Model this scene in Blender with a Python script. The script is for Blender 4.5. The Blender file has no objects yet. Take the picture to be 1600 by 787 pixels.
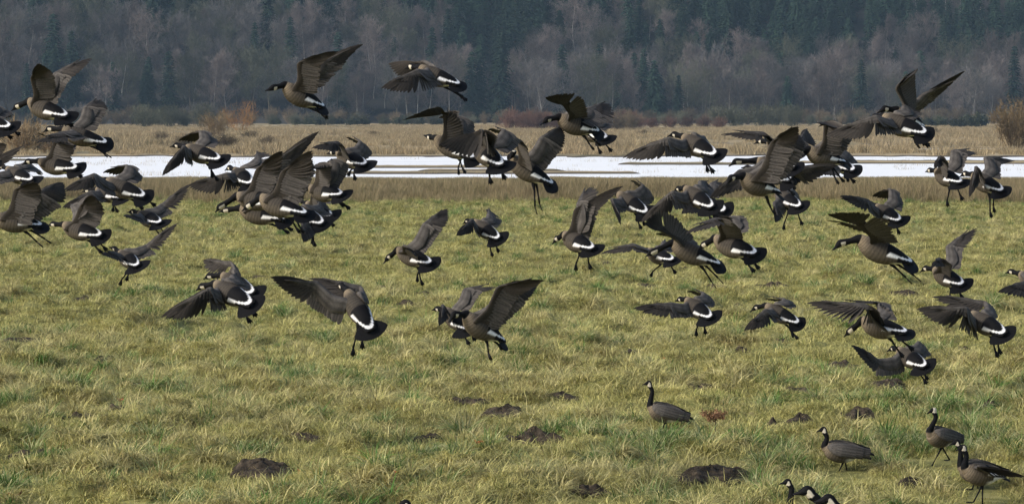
import bpy, math, random
import numpy as np
from mathutils import Vector

# ------------------------------------------------------------------ camera, sky, sun, exposure
scene = bpy.context.scene
C = scene.collection
F = 4537.0            # focal length in photo pixels (photo 1600 x 787)
HZ = 172.0            # photo row of the horizon
CAMH = 4.7
PITCH = math.atan((393.5 - HZ) / F)
cam_d = bpy.data.cameras.new('camera'); cam = bpy.data.objects.new('camera', cam_d); C.objects.link(cam)
cam_d.sensor_width = 36.0; cam_d.lens = F / 1600 * 36.0
cam_d.clip_start = 0.5; cam_d.clip_end = 8000
cam.location = (0, 0, CAMH); cam.rotation_euler = (math.pi / 2 - PITCH, 0, 0)
scene.camera = cam
SUN_EL, SUN_AZ = 34.0, -112.0      # azimuth measured clockwise from +Y (view direction): behind and to the left
w = bpy.data.worlds.new('World'); scene.world = w; w.use_nodes = True
nt = w.node_tree; bg = nt.nodes['Background']
sky = nt.nodes.new('ShaderNodeTexSky'); sky.sky_type = 'NISHITA'; sky.sun_disc = False
sky.sun_elevation = math.radians(SUN_EL); sky.sun_rotation = math.radians(SUN_AZ)
sky.air_density = 1.0; sky.dust_density = 3.0
nt.links.new(sky.outputs[0], bg.inputs[0]); bg.inputs[1].default_value = 0.15
sd = bpy.data.lights.new('sun', 'SUN'); sd.energy = 2.9; sd.angle = math.radians(11.0); sd.color = (1.0, 0.96, 0.90)
sun = bpy.data.objects.new('sun', sd); C.objects.link(sun)
el, az = math.radians(SUN_EL), math.radians(SUN_AZ)
sv = Vector((math.sin(az) * math.cos(el), math.cos(az) * math.cos(el), math.sin(el)))
sun.rotation_euler = sv.to_track_quat('Z', 'Y').to_euler()
sun.location = sv * 60
scene.view_settings.view_transform = 'Standard'; scene.view_settings.look = 'None'
scene.view_settings.gamma = 1.0; scene.view_settings.use_curve_mapping = False
scene.view_settings.exposure = 0.22
scene.render.engine = 'CYCLES'
scene.cycles.max_bounces = 6; scene.cycles.volume_bounces = 1; scene.cycles.transparent_max_bounces = 6

# ------------------------------------------------------------------ helpers
VF = np.array([0, math.cos(PITCH), -math.sin(PITCH)])
VU = np.array([0, math.sin(PITCH), math.cos(PITCH)])
VX = np.array([1.0, 0, 0])
CAM = np.array([0, 0, CAMH])
def ray(px, py): return VF + VX * ((px - 800) / F) + VU * ((393.5 - py) / F)
def unproj(p, D): return CAM + ray(p[0], p[1]) * D
def ground_at(px, py, z=0.0):
    r = ray(px, py); t = (z - CAMH) / r[2]
    return CAM + r * t
def nrm(v):
    n = np.linalg.norm(v); return v / n if n > 1e-9 else v
def hash2(ix, iy, seed):
    h = (ix.astype(np.int64) * 374761393 + iy.astype(np.int64) * 668265263 + seed * 974711) & 0xffffffff
    h = ((h ^ (h >> 13)) * 1274126177) & 0xffffffff
    return ((h ^ (h >> 16)) & 0xffff) / 65535.0
def vnoise(x, y, seed=0):
    x = np.asarray(x, float); y = np.asarray(y, float)
    ix = np.floor(x); iy = np.floor(y); fx = x - ix; fy = y - iy
    fx = fx * fx * (3 - 2 * fx); fy = fy * fy * (3 - 2 * fy)
    a = hash2(ix, iy, seed); b = hash2(ix + 1, iy, seed); c = hash2(ix, iy + 1, seed); d = hash2(ix + 1, iy + 1, seed)
    return (a * (1 - fx) + b * fx) * (1 - fy) + (c * (1 - fx) + d * fx) * fy
def tag(o, label=None, cat=None, group=None, kind=None):
    if label: o['label'] = label
    if cat: o['category'] = cat
    if group: o['group'] = group
    if kind: o['kind'] = kind
    return o
def mesh_obj(name, V, Fc, mat=None, parent=None, smooth=False, colors=None, link=True):
    me = bpy.data.meshes.new(name)
    V = np.asarray(V, np.float32)
    if isinstance(Fc, np.ndarray):
        n, k = Fc.shape
        me.vertices.add(len(V)); me.vertices.foreach_set('co', V.ravel())
        me.loops.add(n * k); me.loops.foreach_set('vertex_index', Fc.astype(np.int32).ravel())
        me.polygons.add(n); me.polygons.foreach_set('loop_start', np.arange(0, n * k, k, dtype=np.int32))
        me.update(calc_edges=True); me.validate()
    else:
        me.from_pydata(V.tolist(), [], Fc); me.update()
    if smooth: me.polygons.foreach_set('use_smooth', np.ones(len(me.polygons), bool))
    if colors is not None:
        at = me.color_attributes.new('Col', 'FLOAT_COLOR', 'POINT')
        cc = np.ones((len(V), 4), np.float32); cc[:, :3] = colors
        at.data.foreach_set('color', cc.ravel())
    if mat: me.materials.append(mat)
    o = bpy.data.objects.new(name, me)
    if link: C.objects.link(o)
    if parent: o.parent = parent
    return o
def thing(name, loc, label=None, cat=None, group=None):
    o = bpy.data.objects.new(name, None); C.objects.link(o); o.location = loc; o.empty_display_size = 0.2
    return tag(o, label, cat, group)
class NT:
    def __init__(s, name):
        s.m = bpy.data.materials.new(name); s.m.use_nodes = True; s.t = s.m.node_tree
        s.b = s.t.nodes['Principled BSDF']; s.b.inputs['Specular IOR Level'].default_value = 0.25
    def n(s, typ, **kw):
        nd = s.t.nodes.new(typ)
        for k, v in kw.items():
            if isinstance(k, str) and hasattr(nd, k): setattr(nd, k, v)
        return nd
    def l(s, a, b): s.t.links.new(a, b)
    def noise(s, scale, detail=3, vec=None, stretch=None, rough=0.6):
        nd = s.n('ShaderNodeTexNoise'); nd.inputs['Scale'].default_value = scale; nd.inputs['Detail'].default_value = detail
        nd.inputs['Roughness'].default_value = rough
        if stretch is not None:
            mp = s.n('ShaderNodeMapping'); mp.inputs['Scale'].default_value = stretch
            s.l(vec, mp.inputs['Vector']); vec = mp.outputs[0]
        if vec is not None: s.l(vec, nd.inputs['Vector'])
        return nd.outputs['Fac']
    def ramp(s, fac, stops):
        nd = s.n('ShaderNodeValToRGB'); cr = nd.color_ramp
        while len(cr.elements) < len(stops): cr.elements.new(0.5)
        for e, (p, c) in zip(cr.elements, stops): e.position = p; e.color = (*c, 1)
        s.l(fac, nd.inputs[0]); return nd.outputs[0]
    def mix(s, fac, a, b, mode='MIX'):
        nd = s.n('ShaderNodeMix'); nd.data_type = 'RGBA'; nd.blend_type = mode
        for i, v in ((0, fac), (6, a), (7, b)):
            if hasattr(v, 'is_output'): s.l(v, nd.inputs[i])
            elif i == 0: nd.inputs[0].default_value = v
            else: nd.inputs[i].default_value = (*v, 1)
        return nd.outputs[2]
    def math(s, op, a, b=None):
        nd = s.n('ShaderNodeMath'); nd.operation = op
        for i, v in ((0, a), (1, b)):
            if v is None: continue
            if hasattr(v, 'is_output'): s.l(v, nd.inputs[i])
            else: nd.inputs[i].default_value = v
        return nd.outputs[0]
    def bump(s, h, strength=0.5, dist=0.05):
        nd = s.n('ShaderNodeBump'); nd.inputs['Strength'].default_value = strength; nd.inputs['Distance'].default_value = dist
        s.l(h, nd.inputs['Height']); s.l(nd.outputs[0], s.b.inputs['Normal'])
    def pos(s): return s.n('ShaderNodeNewGeometry').outputs['Position']
    def rnd(s): return s.n('ShaderNodeObjectInfo').outputs['Random']
    def col(s, name='Col'):
        nd = s.n('ShaderNodeAttribute'); nd.attribute_name = name; return nd.outputs['Color']
    def base(s, c, rough=0.9):
        if hasattr(c, 'is_output'): s.l(c, s.b.inputs['Base Color'])
        else: s.b.inputs['Base Color'].default_value = (*c, 1)
        s.b.inputs['Roughness'].default_value = rough
        return s.m

# ------------------------------------------------------------------ materials
def mat_blades(name, green, straw, bias, patch=0.35, trans=0.25):
    """blades: vertex colour red = per-blade dryness; world noise moves whole patches greener or drier"""
    s = NT(name); p = s.pos()
    c = s.n('ShaderNodeSeparateColor'); s.l(s.col(), c.inputs[0])
    n1 = s.noise(0.35 if 'marsh' not in name else 0.05, 4, p, rough=0.7); n2 = s.noise(1.7 if 'marsh' not in name else 0.3, 2, p)
    f = s.math('ADD', s.math('MULTIPLY', c.outputs[0], 0.55), s.math('MULTIPLY', s.math('ADD', n1, n2), patch))
    f = s.math('ADD', f, bias)
    sp = s.n('ShaderNodeSeparateXYZ'); s.l(p, sp.inputs[0])
    mr = s.n('ShaderNodeMapRange'); mr.inputs[1].default_value = 105; mr.inputs[2].default_value = 140; mr.inputs[3].default_value = 0; mr.inputs[4].default_value = -0.10
    s.l(sp.outputs[1], mr.inputs[0])
    if 'blades' in name and 'reed' not in name and 'marsh' not in name: f = s.math('ADD', f, mr.outputs[0])
    f = s.math('ADD', f, s.math('MULTIPLY', s.rnd(), 0.18))
    col = s.ramp(f, [(0.30, green), (0.52, tuple(0.6 * a + 0.4 * b for a, b in zip(green, straw))), (0.72, straw), (0.95, tuple(min(1, 1.25 * a) for a in straw))])
    v = s.math('ADD', s.math('MULTIPLY', c.outputs[1], 0.9), 0.42)
    vv = s.n('ShaderNodeCombineColor'); s.l(v, vv.inputs[0]); s.l(v, vv.inputs[1]); s.l(v, vv.inputs[2])
    col = s.mix(1.0, col, vv.outputs[0], 'MULTIPLY')
    m = s.base(col, 0.75)
    tr = s.n('ShaderNodeBsdfTranslucent'); s.l(col, tr.inputs[0])
    mx = s.n('ShaderNodeMixShader'); mx.inputs[0].default_value = trans
    s.l(s.b.outputs[0], mx.inputs[1]); s.l(tr.outputs[0], mx.inputs[2])
    s.l(mx.outputs[0], s.t.nodes['Material Output'].inputs['Surface'])
    return m
M = {}
M['grass'] = mat_blades('grass_blades', (0.150, 0.185, 0.032), (0.50, 0.455, 0.175), -0.10, 0.5)
M['tussock'] = mat_blades('green_tussock_blades', (0.075, 0.19, 0.028), (0.60, 0.58, 0.30), -0.22, 0.3)
M['thatch'] = mat_blades('brown_thatch_blades', (0.17, 0.17, 0.045), (0.38, 0.31, 0.13), 0.0)
M['reed'] = mat_blades('reed_blades', (0.13, 0.135, 0.05), (0.38, 0.30, 0.17), -0.17, 0.5)
M['far_grass'] = mat_blades('pale_marsh_blades', (0.20, 0.18, 0.09), (0.40, 0.315, 0.185), -0.20, 0.66)
M['straw'] = mat_blades('straw_tussock_blades', (0.18, 0.20, 0.05), (0.54, 0.48, 0.22), -0.05, 0.45)

s = NT('field_ground'); p = s.pos()
sx = s.n('ShaderNodeSeparateXYZ'); s.l(p, sx.inputs[0])
near = s.ramp(s.mix(0.5, s.noise(0.6, 4, p), s.noise(4.0, 4, p)), [(0.35, (0.10, 0.085, 0.035)), (0.47, (0.15, 0.15, 0.045)), (0.58, (0.27, 0.25, 0.085)), (0.70, (0.36, 0.30, 0.14))])
far = s.ramp(s.noise(0.09, 6, p, (0.35, 1, 1)), [(0.36, (0.12, 0.11, 0.055)), (0.48, (0.27, 0.215, 0.12)), (0.62, (0.40, 0.315, 0.185))])
fl = s.ramp(s.math('DIVIDE', sx.outputs[1], 400.0), [(0.42, (0, 0, 0)), (0.52, (1, 1, 1))])
colr = s.mix(fl, near, far)
mud = s.ramp(sx.outputs[2], [(0.0, (1, 1, 1)), (0.02, (0, 0, 0))])          # banks close to the water line are wet mud
mudf = s.math('LESS_THAN', sx.outputs[2], -0.06)
colr = s.mix(mudf, colr, (0.085, 0.07, 0.05))
M['ground'] = s.base(colr, 0.95); s.bump(s.noise(14, 4, p), 0.6, 0.05)

s = NT('hill_ground'); p = s.pos()
M['hill'] = s.base(s.ramp(s.noise(0.05, 5, p), [(0.4, (0.022, 0.021, 0.019)), (0.6, (0.045, 0.042, 0.036))]), 1.0)

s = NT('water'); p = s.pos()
s.base(s.ramp(s.noise(0.25, 5, p, (0.12, 1, 1)), [(0.27, (0.62, 0.63, 0.64)), (0.38, (0.96, 0.96, 0.95))]), 0.30)  # sky glare on the water painted in as a near-white base colour
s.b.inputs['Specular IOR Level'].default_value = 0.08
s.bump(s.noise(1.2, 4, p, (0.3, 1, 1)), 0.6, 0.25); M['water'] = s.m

s = NT('bare_earth'); p = s.pos()
M['earth'] = s.base(s.ramp(s.noise(9, 5, p), [(0.35, (0.020, 0.015, 0.010)), (0.52, (0.050, 0.038, 0.025)), (0.68, (0.115, 0.088, 0.058))]), 0.95); s.bump(s.noise(22, 5, p), 0.9, 0.06)

s = NT('goose_plumage'); tc = s.n('ShaderNodeTexCoord').outputs['Object']
nz = s.ramp(s.noise(55, 3, tc), [(0.3, (0.78, 0.78, 0.78)), (0.7, (1.18, 1.16, 1.14))])
s.b.inputs['Specular IOR Level'].default_value = 0.12
M['goose'] = s.base(s.mix(1.0, s.col(), nz, 'MULTIPLY'), 0.75); s.bump(s.noise(120, 2, tc), 0.25, 0.006)

def simple(name, a, b, scale=3.0, obj=False, rough=0.95, vary=0.42):
    s = NT(name); p = s.pos()
    c = s.ramp(s.noise(scale, 3, p), [(0.35, a), (0.65, b)])
    r = s.math('ADD', s.math('MULTIPLY', s.rnd(), vary * 2), 1 - vary)
    vv = s.n('ShaderNodeCombineColor'); [s.l(r, vv.inputs[i]) for i in range(3)]
    return s.base(s.mix(1.0, c, vv.outputs[0], 'MULTIPLY'), rough)
M['bark_pale'] = simple('pale_bark', (0.20, 0.19, 0.17), (0.34, 0.32, 0.29), 0.6)
M['bark_dark'] = simple('dark_bark', (0.06, 0.05, 0.04), (0.11, 0.09, 0.07), 0.6)
M['twig_grey'] = simple('grey_brown_twigs', (0.078, 0.073, 0.070), (0.150, 0.138, 0.130), 0.15)
M['twig_mauve'] = simple('mauve_twigs', (0.092, 0.077, 0.072), (0.168, 0.141, 0.128), 0.15)
M['twig_olive'] = simple('olive_twigs', (0.060, 0.064, 0.042), (0.105, 0.108, 0.072), 0.15)
M['needle'] = simple('conifer_needles', (0.008, 0.022, 0.014), (0.020, 0.042, 0.024), 0.2, vary=0.35)
M['bush_brown'] = simple('brown_bush_twigs', (0.085, 0.066, 0.042), (0.15, 0.115, 0.07), 0.4)
M['bush_warm'] = simple('golden_brown_bush_twigs', (0.17, 0.12, 0.06), (0.26, 0.185, 0.095), 0.4)
M['bush_red'] = simple('red_brown_bush_twigs', (0.095, 0.05, 0.038), (0.14, 0.08, 0.058), 0.4)
M['bush_orange'] = simple('orange_willow_twigs', (0.30, 0.15, 0.045), (0.38, 0.20, 0.07), 0.4)
M['bush_grey'] = simple('grey_bush_twigs', (0.12, 0.108, 0.10), (0.18, 0.162, 0.145), 0.3)
M['bush_green'] = simple('dark_green_bush_leaves', (0.028, 0.036, 0.02), (0.055, 0.062, 0.034), 0.4)
M['dock'] = simple('rusty_seed_heads', (0.15, 0.08, 0.045), (0.24, 0.14, 0.08), 8)
M['leaf'] = simple('orange_dead_leaf', (0.24, 0.075, 0.03), (0.36, 0.14, 0.05), 20)
# ------------------------------------------------------------------ terrain
# molehills: photo x, y, width, height (pixels), label
MOLES = [
 (410,742,104,50,'broad dark bare earth patch at the bottom edge, left of the middle'),
 (1110,752,120,40,'largest brown earth mound, bottom edge right of the middle'),
 (835,693,84,30,'smooth dark molehill beside a green tussock at the bottom centre'),
 (785,652,76,24,'long dark molehill above the smooth one at the bottom centre'),
 (480,690,56,20,'small dark molehill just above the broad bare earth patch'),
 (660,690,58,16,'flat dark molehill midway along the bottom, left of the smooth one'),
 (183,645,30,15,'little crumbly black molehill alone at the lower left'),
 (45,714,60,24,'dark scraped molehill near the lower left corner'),
 (33,537,62,15,'low dark molehill at the left edge of the field'),
 (282,540,32,11,'small dark molehill below the goose pair with overlapping white rumps'),
 (162,567,44,13,'dark molehill right of the low one at the left edge'),
 (218,604,44,10,'faint greyish molehill in green grass left of the field centre'),
 (636,480,34,16,'dark round molehill under the goose with its right wing raised'),
 (703,436,28,8,'thin molehill left of the paired geese landing in midfield'),
 (1155,553,46,13,'crumbled dark molehill between midfield and the head of the lone goose'),
 (1320,575,58,13,'flat molehill left of the lowest flying goose'),
 (1388,610,60,22,'rounded dark molehill under the lowest flying goose'),
 (1250,663,52,14,'low molehill left of the crumbly ridge behind the walking goose'),
 (1342,656,62,22,'crumbly black ridge of earth behind the walking goose'),
 (1208,669,34,10,'smallest molehill left of the crumbly ridge, beside the rusty dock'),
 (985,553,32,9,'shallow dark molehill above the head of the lone standing goose'),
 (880,627,46,14,'dark molehill left of the lone standing goose'),
 (920,776,60,16,'dark molehill at the bottom edge between green tussocks'),
 (1118,455,50,18,'brown molehill below the goose with dangling feet at midfield'),
 (1205,450,52,13,'dark molehill just above the goose skimming low over the grass'),
 (1410,463,52,13,'dark molehill behind the long white tussock at the right'),
 (130,471,36,11,'small molehill in the far left of the field'),
 (1500,548,26,8,'tiny molehill under the lowest goose at the right edge'),
 (1243,616,50,12,'brown molehill left of the rounded one at the right'),
 (808,383,30,8,'far thin molehill in the middle of the field'),
 (1545,640,40,12,'faint brown molehill above the geese at the lower right corner'),
 (600,455,30,9,'small brown molehill left of the dark round one'),
 (662,463,44,10,'long low brown molehill just above the dark round one'),
 (762,430,26,8,'small molehill above the raised wings of the midfield pair'),
 (832,465,32,8,'small brown molehill right of the great raised wing in midfield'),
 (939,377,28,8,'thin molehill right behind the rearing goose at midfield'),
 (949,415,30,9,'molehill just right of the feet of the rearing goose'),
 (1071,422,24,8,'molehill between two geese with stretched feet, right of midfield'),
 (1013,450,40,9,'low brown molehill above the level winged goose right of midfield'),
 (1152,483,22,9,'little molehill between the level winged and the skimming goose'),
 (1219,537,30,7,'thin molehill under the feet of the skimming goose'),
 (405,436,30,9,'brown molehill behind the backs of the overlapping left pair'),
 (118,655,50,9,'faint low molehill left of the little crumbly one'),
 (730,632,66,11,'low ragged brown molehill at upper left of the two bottom centre ones'),
 (1090,610,46,9,'faint brown molehill between the lone goose and the rounded right mound'),
 (1420,760,50,12,'low dark molehill left of the closest standing goose'),
]
# ponds: photo ellipses (x0, x1, ytop, ybottom) cut into the ground
FEET_CLEAR = [tuple(ground_at(px, py)[:2]) for px, py in ((1036, 676), (1317, 738), (1470, 722), (1528, 786), (1523, 765))]
POOLS = [(-400, 2100, 242, 281), (575, 815, 325.5, 328.6), (600, 700, 317, 319), (700, 860, 337, 339), (1425, 1575, 230, 234.5),
         (170, 242, 221.5, 223.5), (1540, 1750, 246, 262), (1490, 1560, 224, 226)]
BARS = [(540, 860, 257.5, 259.5), (470, 1010, 267, 268.6), (1240, 1680, 250, 253.5), (960, 1220, 253.2, 254.8), (-300, 90, 247.5, 248.8), (840, 1130, 275, 276), (640, 900, 263.5, 264.3)]
def row_y(py): return ground_at(800, py)[1]
def sstep(a, b, x):
    t = np.clip((x - a) / (b - a), 0, 1); return t * t * (3 - 2 * t)
def strip_mask(x, y, lst, soft):
    m = np.zeros_like(x)
    for x0, x1, ya, yb in lst:
        far, nearr = row_y(ya), row_y(yb); yc = (far + nearr) / 2; hy = (far - nearr) / 2
        pxs = (x / np.maximum(y, 1)) * F * math.cos(PITCH) + 800
        ex = np.clip(np.minimum(pxs - x0, x1 - pxs) / (0.12 * (x1 - x0)), -3, 1)
        ex = np.where(ex > 0, np.sqrt(np.clip(ex, 0, 1)), ex)
        wob = (vnoise(x / 9, y / 14, 51) - 0.5) * 0.9 + (vnoise(x / 2.2, y / 5, 52) - 0.5) * 0.4
        v = ex * (1 + 0.6 * wob * min(1, 26 / hy)) - np.abs(y - yc) / hy
        m = np.maximum(m, np.clip(v * hy / soft, 0, 1))
    return m
MOLE_F = [(ground_at(m[0], m[1])[0], ground_at(m[0], m[1])[1], m[2] * ground_at(m[0], m[1])[1] / F / 2) for m in MOLES]
def height(x, y):
    x = np.asarray(x, float); y = np.asarray(y, float)
    n = (vnoise(x / 9, y / 9, 1) - 0.5) * 0.10 + (vnoise(x / 2.1, y / 2.1, 2) - 0.5) * 0.10
    t = vnoise(x / 0.75, y / 0.75, 3); n += np.clip(t - 0.42, 0, 1) * 0.42
    n += np.clip(vnoise(x / 1.5 + 7, y / 1.5, 7) - 0.5, 0, 1) * 0.30
    n += (vnoise(x / 0.28, y / 0.28, 4) - 0.5) * 0.07
    n *= (1 - 0.35 * sstep(90, 140, y)) * (1 - .75 * sstep(140, 156, y))
    for fx, fy in FEET_CLEAR: n = n * (1 - np.exp(-((x - fx) / .9) ** 2 - ((y - fy + .5) / 1.5) ** 2))
    for mx, my, r in MOLE_F: n = n * (1 - np.exp(-((x - mx) / (r * 1.1 + .2)) ** 2 - ((y - my + .6) / (r + 1.0)) ** 2))
    far = (vnoise(x / 14, y / 20, 5) - 0.5) * 0.5 + (vnoise(x / 3, y / 6, 6) - 0.5) * 0.3
    n = n + far * sstep(300, 420, y)
    pool = strip_mask(x, y, POOLS, 1.5) * (1 - strip_mask(x, y, BARS, 0.8))
    return n * (1 - pool) - 0.32 * pool
def hill_z(x, y):
    b = 1000 + 18 * np.sin(x / 75.0) + 25 * (vnoise(x / 90, y / 400, 8) - 0.5)
    t = np.maximum(y - b, 0)
    return 0.14 * np.minimum(t, 60) + 0.36 * np.clip(t - 30, 0, 420) + 10 * (vnoise(x / 60, y / 45, 9) - 0.4) * sstep(0, 60, t)

ys = [-400, -150, -40, 0, 12, 22]
y = 28.0
while y < 165: ys.append(y); y *= 1.0024
while y < 1060: ys.append(y); y *= 1.006
ys = np.array(ys + [1100, 1300, 1800, 3000])
u = np.linspace(-1, 1, 331)
Y, U = np.meshgrid(ys, u, indexing='ij')
half = 0.215 * np.maximum(Y, 0) + 5
X = U * half
Xo = [np.full(len(ys), v) for v in (-3000, -1200)]
cols = [X[:, :1] * 0 + (-3500), X[:, :1] - 400, X[:, :1] - 60, X, X[:, -1:] + 60, X[:, -1:] + 400, X[:, -1:] * 0 + 3500]
X = np.concatenate(cols, 1); Y = np.repeat(ys[:, None], X.shape[1], 1)
Z = height(X, Y)
V = np.stack([X, Y, Z], -1).reshape(-1, 3)
nr, nc = X.shape
i = np.arange(nr - 1)[:, None] * nc + np.arange(nc - 1)[None, :]
FQ = np.stack([i, i + 1, i + nc + 1, i + nc], -1).reshape(-1, 4)
ground = mesh_obj('ground', V, FQ, M['ground'], smooth=True); tag(ground, kind='structure')
# wooded hill
hx = np.linspace(-900, 900, 121); hy = np.concatenate([np.linspace(960, 1500, 60), [1700, 2300]])
HX, HY = np.meshgrid(hx, hy); HV = np.stack([HX, HY, hill_z(HX, HY) - 0.6], -1).reshape(-1, 3)
nr, nc = HX.shape; i = np.arange(nr - 1)[:, None] * nc + np.arange(nc - 1)[None, :]
hill = mesh_obj('hills', HV, np.stack([i, i + 1, i + nc + 1, i + nc], -1).reshape(-1, 4), M['hill'], smooth=True); tag(hill, kind='structure')
# water sheet under the cut ponds
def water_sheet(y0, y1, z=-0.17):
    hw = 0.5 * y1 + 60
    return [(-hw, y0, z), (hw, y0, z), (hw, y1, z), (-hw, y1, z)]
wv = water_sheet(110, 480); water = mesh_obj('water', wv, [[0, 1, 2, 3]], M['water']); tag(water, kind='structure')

# ------------------------------------------------------------------ grass (uncountable: point instances)
def blades_mesh(name, n, spread, hmin, hmax, width, lean, droop, mat, seed, segs=3, dirbias=None, dry=0.5):
    r = np.random.default_rng(seed)
    Vs, Fs, Cs = [], [], []
    for k in range(n):
        a = r.uniform(0, 2 * math.pi); rad = spread * math.sqrt(r.uniform())
        base = np.array([rad * math.cos(a), rad * math.sin(a), -0.03])
        h = r.uniform(hmin, hmax); la = a + r.normal(0, 0.9) if dirbias is None else dirbias + r.normal(0, 0.8)
        ln = lean * r.uniform(0.3, 1.3); dr = droop * r.uniform(0.3, 1.4)
        d = np.array([math.cos(la), math.sin(la), 0]); sd_ = np.array([-math.sin(la + r.normal(0, .5)), math.cos(la), 0])
        wd = width * r.uniform(0.6, 1.3)
        b0 = len(Vs)
        p = base.copy(); ang = math.pi / 2 - ln
        tone = r.uniform(); val = r.uniform()
        for q in range(segs + 1):
            ww = wd * (1 - 0.85 * (q / segs) ** 1.5) * 0.5
            Vs += [p - sd_ * ww, p + sd_ * ww]; Cs += [(tone, val, 0)] * 2
            p = p + (d * math.cos(ang) + np.array([0, 0, 1]) * math.sin(ang)) * (h / segs); ang -= dr / segs
        for q in range(segs): Fs.append([b0 + 2 * q, b0 + 2 * q + 1, b0 + 2 * q + 3, b0 + 2 * q + 2])
    return mesh_obj(name, np.array(Vs), np.array(Fs), mat, colors=np.array(Cs), link=False)
def scatter(name, variants, P, rotz, scl, idx, tilt=None):
    """a points mesh with a node group that instances the tufts on it"""
    col = bpy.data.collections.new(name + '_source')
    for n_, v in enumerate(variants): v.name = '%s_tuft_%02d' % (name, n_); col.objects.link(v)
    me = bpy.data.meshes.new(name); me.vertices.add(len(P)); me.vertices.foreach_set('co', np.asarray(P, np.float32).ravel())
    rot = np.zeros((len(P), 3), np.float32); rot[:, 2] = rotz
    if tilt is not None: rot[:, :2] = tilt
    for nm, ty, arr, key in (('rot', 'FLOAT_VECTOR', rot.ravel(), 'vector'), ('scl', 'FLOAT', np.asarray(scl, np.float32), 'value'), ('idx', 'INT', np.asarray(idx, np.int32), 'value')):
        at = me.attributes.new(nm, ty, 'POINT'); at.data.foreach_set(key, arr)
    ob = bpy.data.objects.new(name, me); C.objects.link(ob)
    g = bpy.data.node_groups.new(name + '_nodes', 'GeometryNodeTree')
    g.interface.new_socket('Geometry', in_out='INPUT', socket_type='NodeSocketGeometry'); g.interface.new_socket('Geometry', in_out='OUTPUT', socket_type='NodeSocketGeometry')
    gi = g.nodes.new('NodeGroupInput'); go = g.nodes.new('NodeGroupOutput')
    ci = g.nodes.new('GeometryNodeCollectionInfo'); ci.inputs['Collection'].default_value = col
    ci.inputs['Separate Children'].default_value = True; ci.inputs['Reset Children'].default_value = True
    iop = g.nodes.new('GeometryNodeInstanceOnPoints'); iop.inputs['Pick Instance'].default_value = True
    def attr(nm, ty):
        nd = g.nodes.new('GeometryNodeInputNamedAttribute'); nd.data_type = ty; nd.inputs['Name'].default_value = nm
        return nd.outputs['Attribute']
    g.links.new(gi.outputs[0], iop.inputs['Points']); g.links.new(ci.outputs[0], iop.inputs['Instance'])
    g.links.new(attr('idx', 'INT'), iop.inputs['Instance Index'])
    e2r = g.nodes.new('FunctionNodeEulerToRotation'); g.links.new(attr('rot', 'FLOAT_VECTOR'), e2r.inputs[0]); g.links.new(e2r.outputs[0], iop.inputs['Rotation'])
    g.links.new(attr('scl', 'FLOAT'), iop.inputs['Scale']); g.links.new(iop.outputs[0], go.inputs[0])
    md = ob.modifiers.new('tufts', 'NODES'); md.node_group = g
    return ob
rg = np.random.default_rng(5)
MOLE_W = []
for (px, py, wpx, hpx, lab) in MOLES:
    g = ground_at(px, py); sc = F / g[1]; MOLE_W.append((g[0], g[1], wpx / sc / 2 * 1.12, 0))
def rand_field(n, y0, y1, m=1.18, extra=3.0):
    yy = np.sqrt(rg.uniform(y0 ** 2, y1 ** 2, n)); xx = rg.uniform(-1, 1, n) * (0.1765 * yy * m + extra); return xx, yy
def off_moles(x, y, f=0.88, tall=False):
    ok = np.ones(len(x), bool)
    if tall:
        for mx, my, r, _ in MOLE_W: ok &= (np.abs(x - mx) > r * .9) | (y > my) | (y < my - 2.2)
        for fx, fy in FEET_CLEAR: ok &= (np.abs(x - fx) > .5) | (y > fy + .5) | (y < fy - 3.2)
    for fx, fy in FEET_CLEAR: ok &= (np.abs(x - fx) > .40) | (y > fy + .3) | (y < fy - 1.5)
    for mx, my, r, _ in MOLE_W: ok &= ((x - mx) / r) ** 2 + ((y - my) / (r * 1.0)) ** 2 > f * f
    return ok
turf = [blades_mesh('t', 70, 0.20, 0.06, 0.17, 0.011, 1.25, 1.3, M['grass'], 10 + k, segs=2, dirbias=k * 1.2 if k < 3 else None) for k in range(5)]
flop = [blades_mesh('t', 64, 0.13, 0.16, 0.36, 0.012, 1.1, 2.0, M['grass'] if k % 2 else M['straw'], 30 + k, dirbias=k * 1.3, segs=4) for k in range(4)]
that = [blades_mesh('t', 66, 0.20, 0.08, 0.24, 0.009, 0.9, 1.8, M['thatch'], 50 + k) for k in range(3)]
tuss = [blades_mesh('t', 80, 0.14, 0.18, 0.42, 0.012, 0.6, 1.9, M['tussock'], 60 + k, segs=4) for k in range(3)]
dome = [blades_mesh('t', 170, 0.10, 0.26, 0.50, 0.012, 0.95, 2.5, M['straw'] if k < 3 else M['tussock'], 70 + k, segs=5) for k in range(4)]
allv = turf + flop + that + tuss + dome
Ps, rz, sc_, ix, tl = [], [], [], [], []
def add_tufts(x, y, ids, smin, smax):
    z = height(x, y); P = np.stack([x, y, z], 1); n = len(x)
    swirl = vnoise(x / 1.1, y / 1.1, 17) * 9 + vnoise(x / 4, y / 4, 18) * 6
    Ps.append(P); rz.append(swirl + rg.normal(0, .5, n)); sc_.append(rg.uniform(smin, smax, n)); ix.append(ids); tl.append(rg.normal(0, 0.18, (n, 2)))
for (n, y0, y1, a, b) in ((26000, 32, 55, 0.8, 1.25), (26000, 55, 95, 0.95, 1.5), (20000, 95, 155, 1.2, 1.9)):
    x, y = rand_field(n, y0, y1); ok = off_moles(x, y) & (strip_mask(x, y, POOLS, 1.0) < 0.2); x, y = x[ok], y[ok]
    add_tufts(x, y, rg.integers(0, 5, len(x)), a, b)
for fx, fy in FEET_CLEAR:
    x = fx + rg.uniform(-.45, .45, 70); y = fy + rg.uniform(-1.6, .4, 70); add_tufts(x, y, rg.integers(0, 5, 70), .28, .45)
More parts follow.
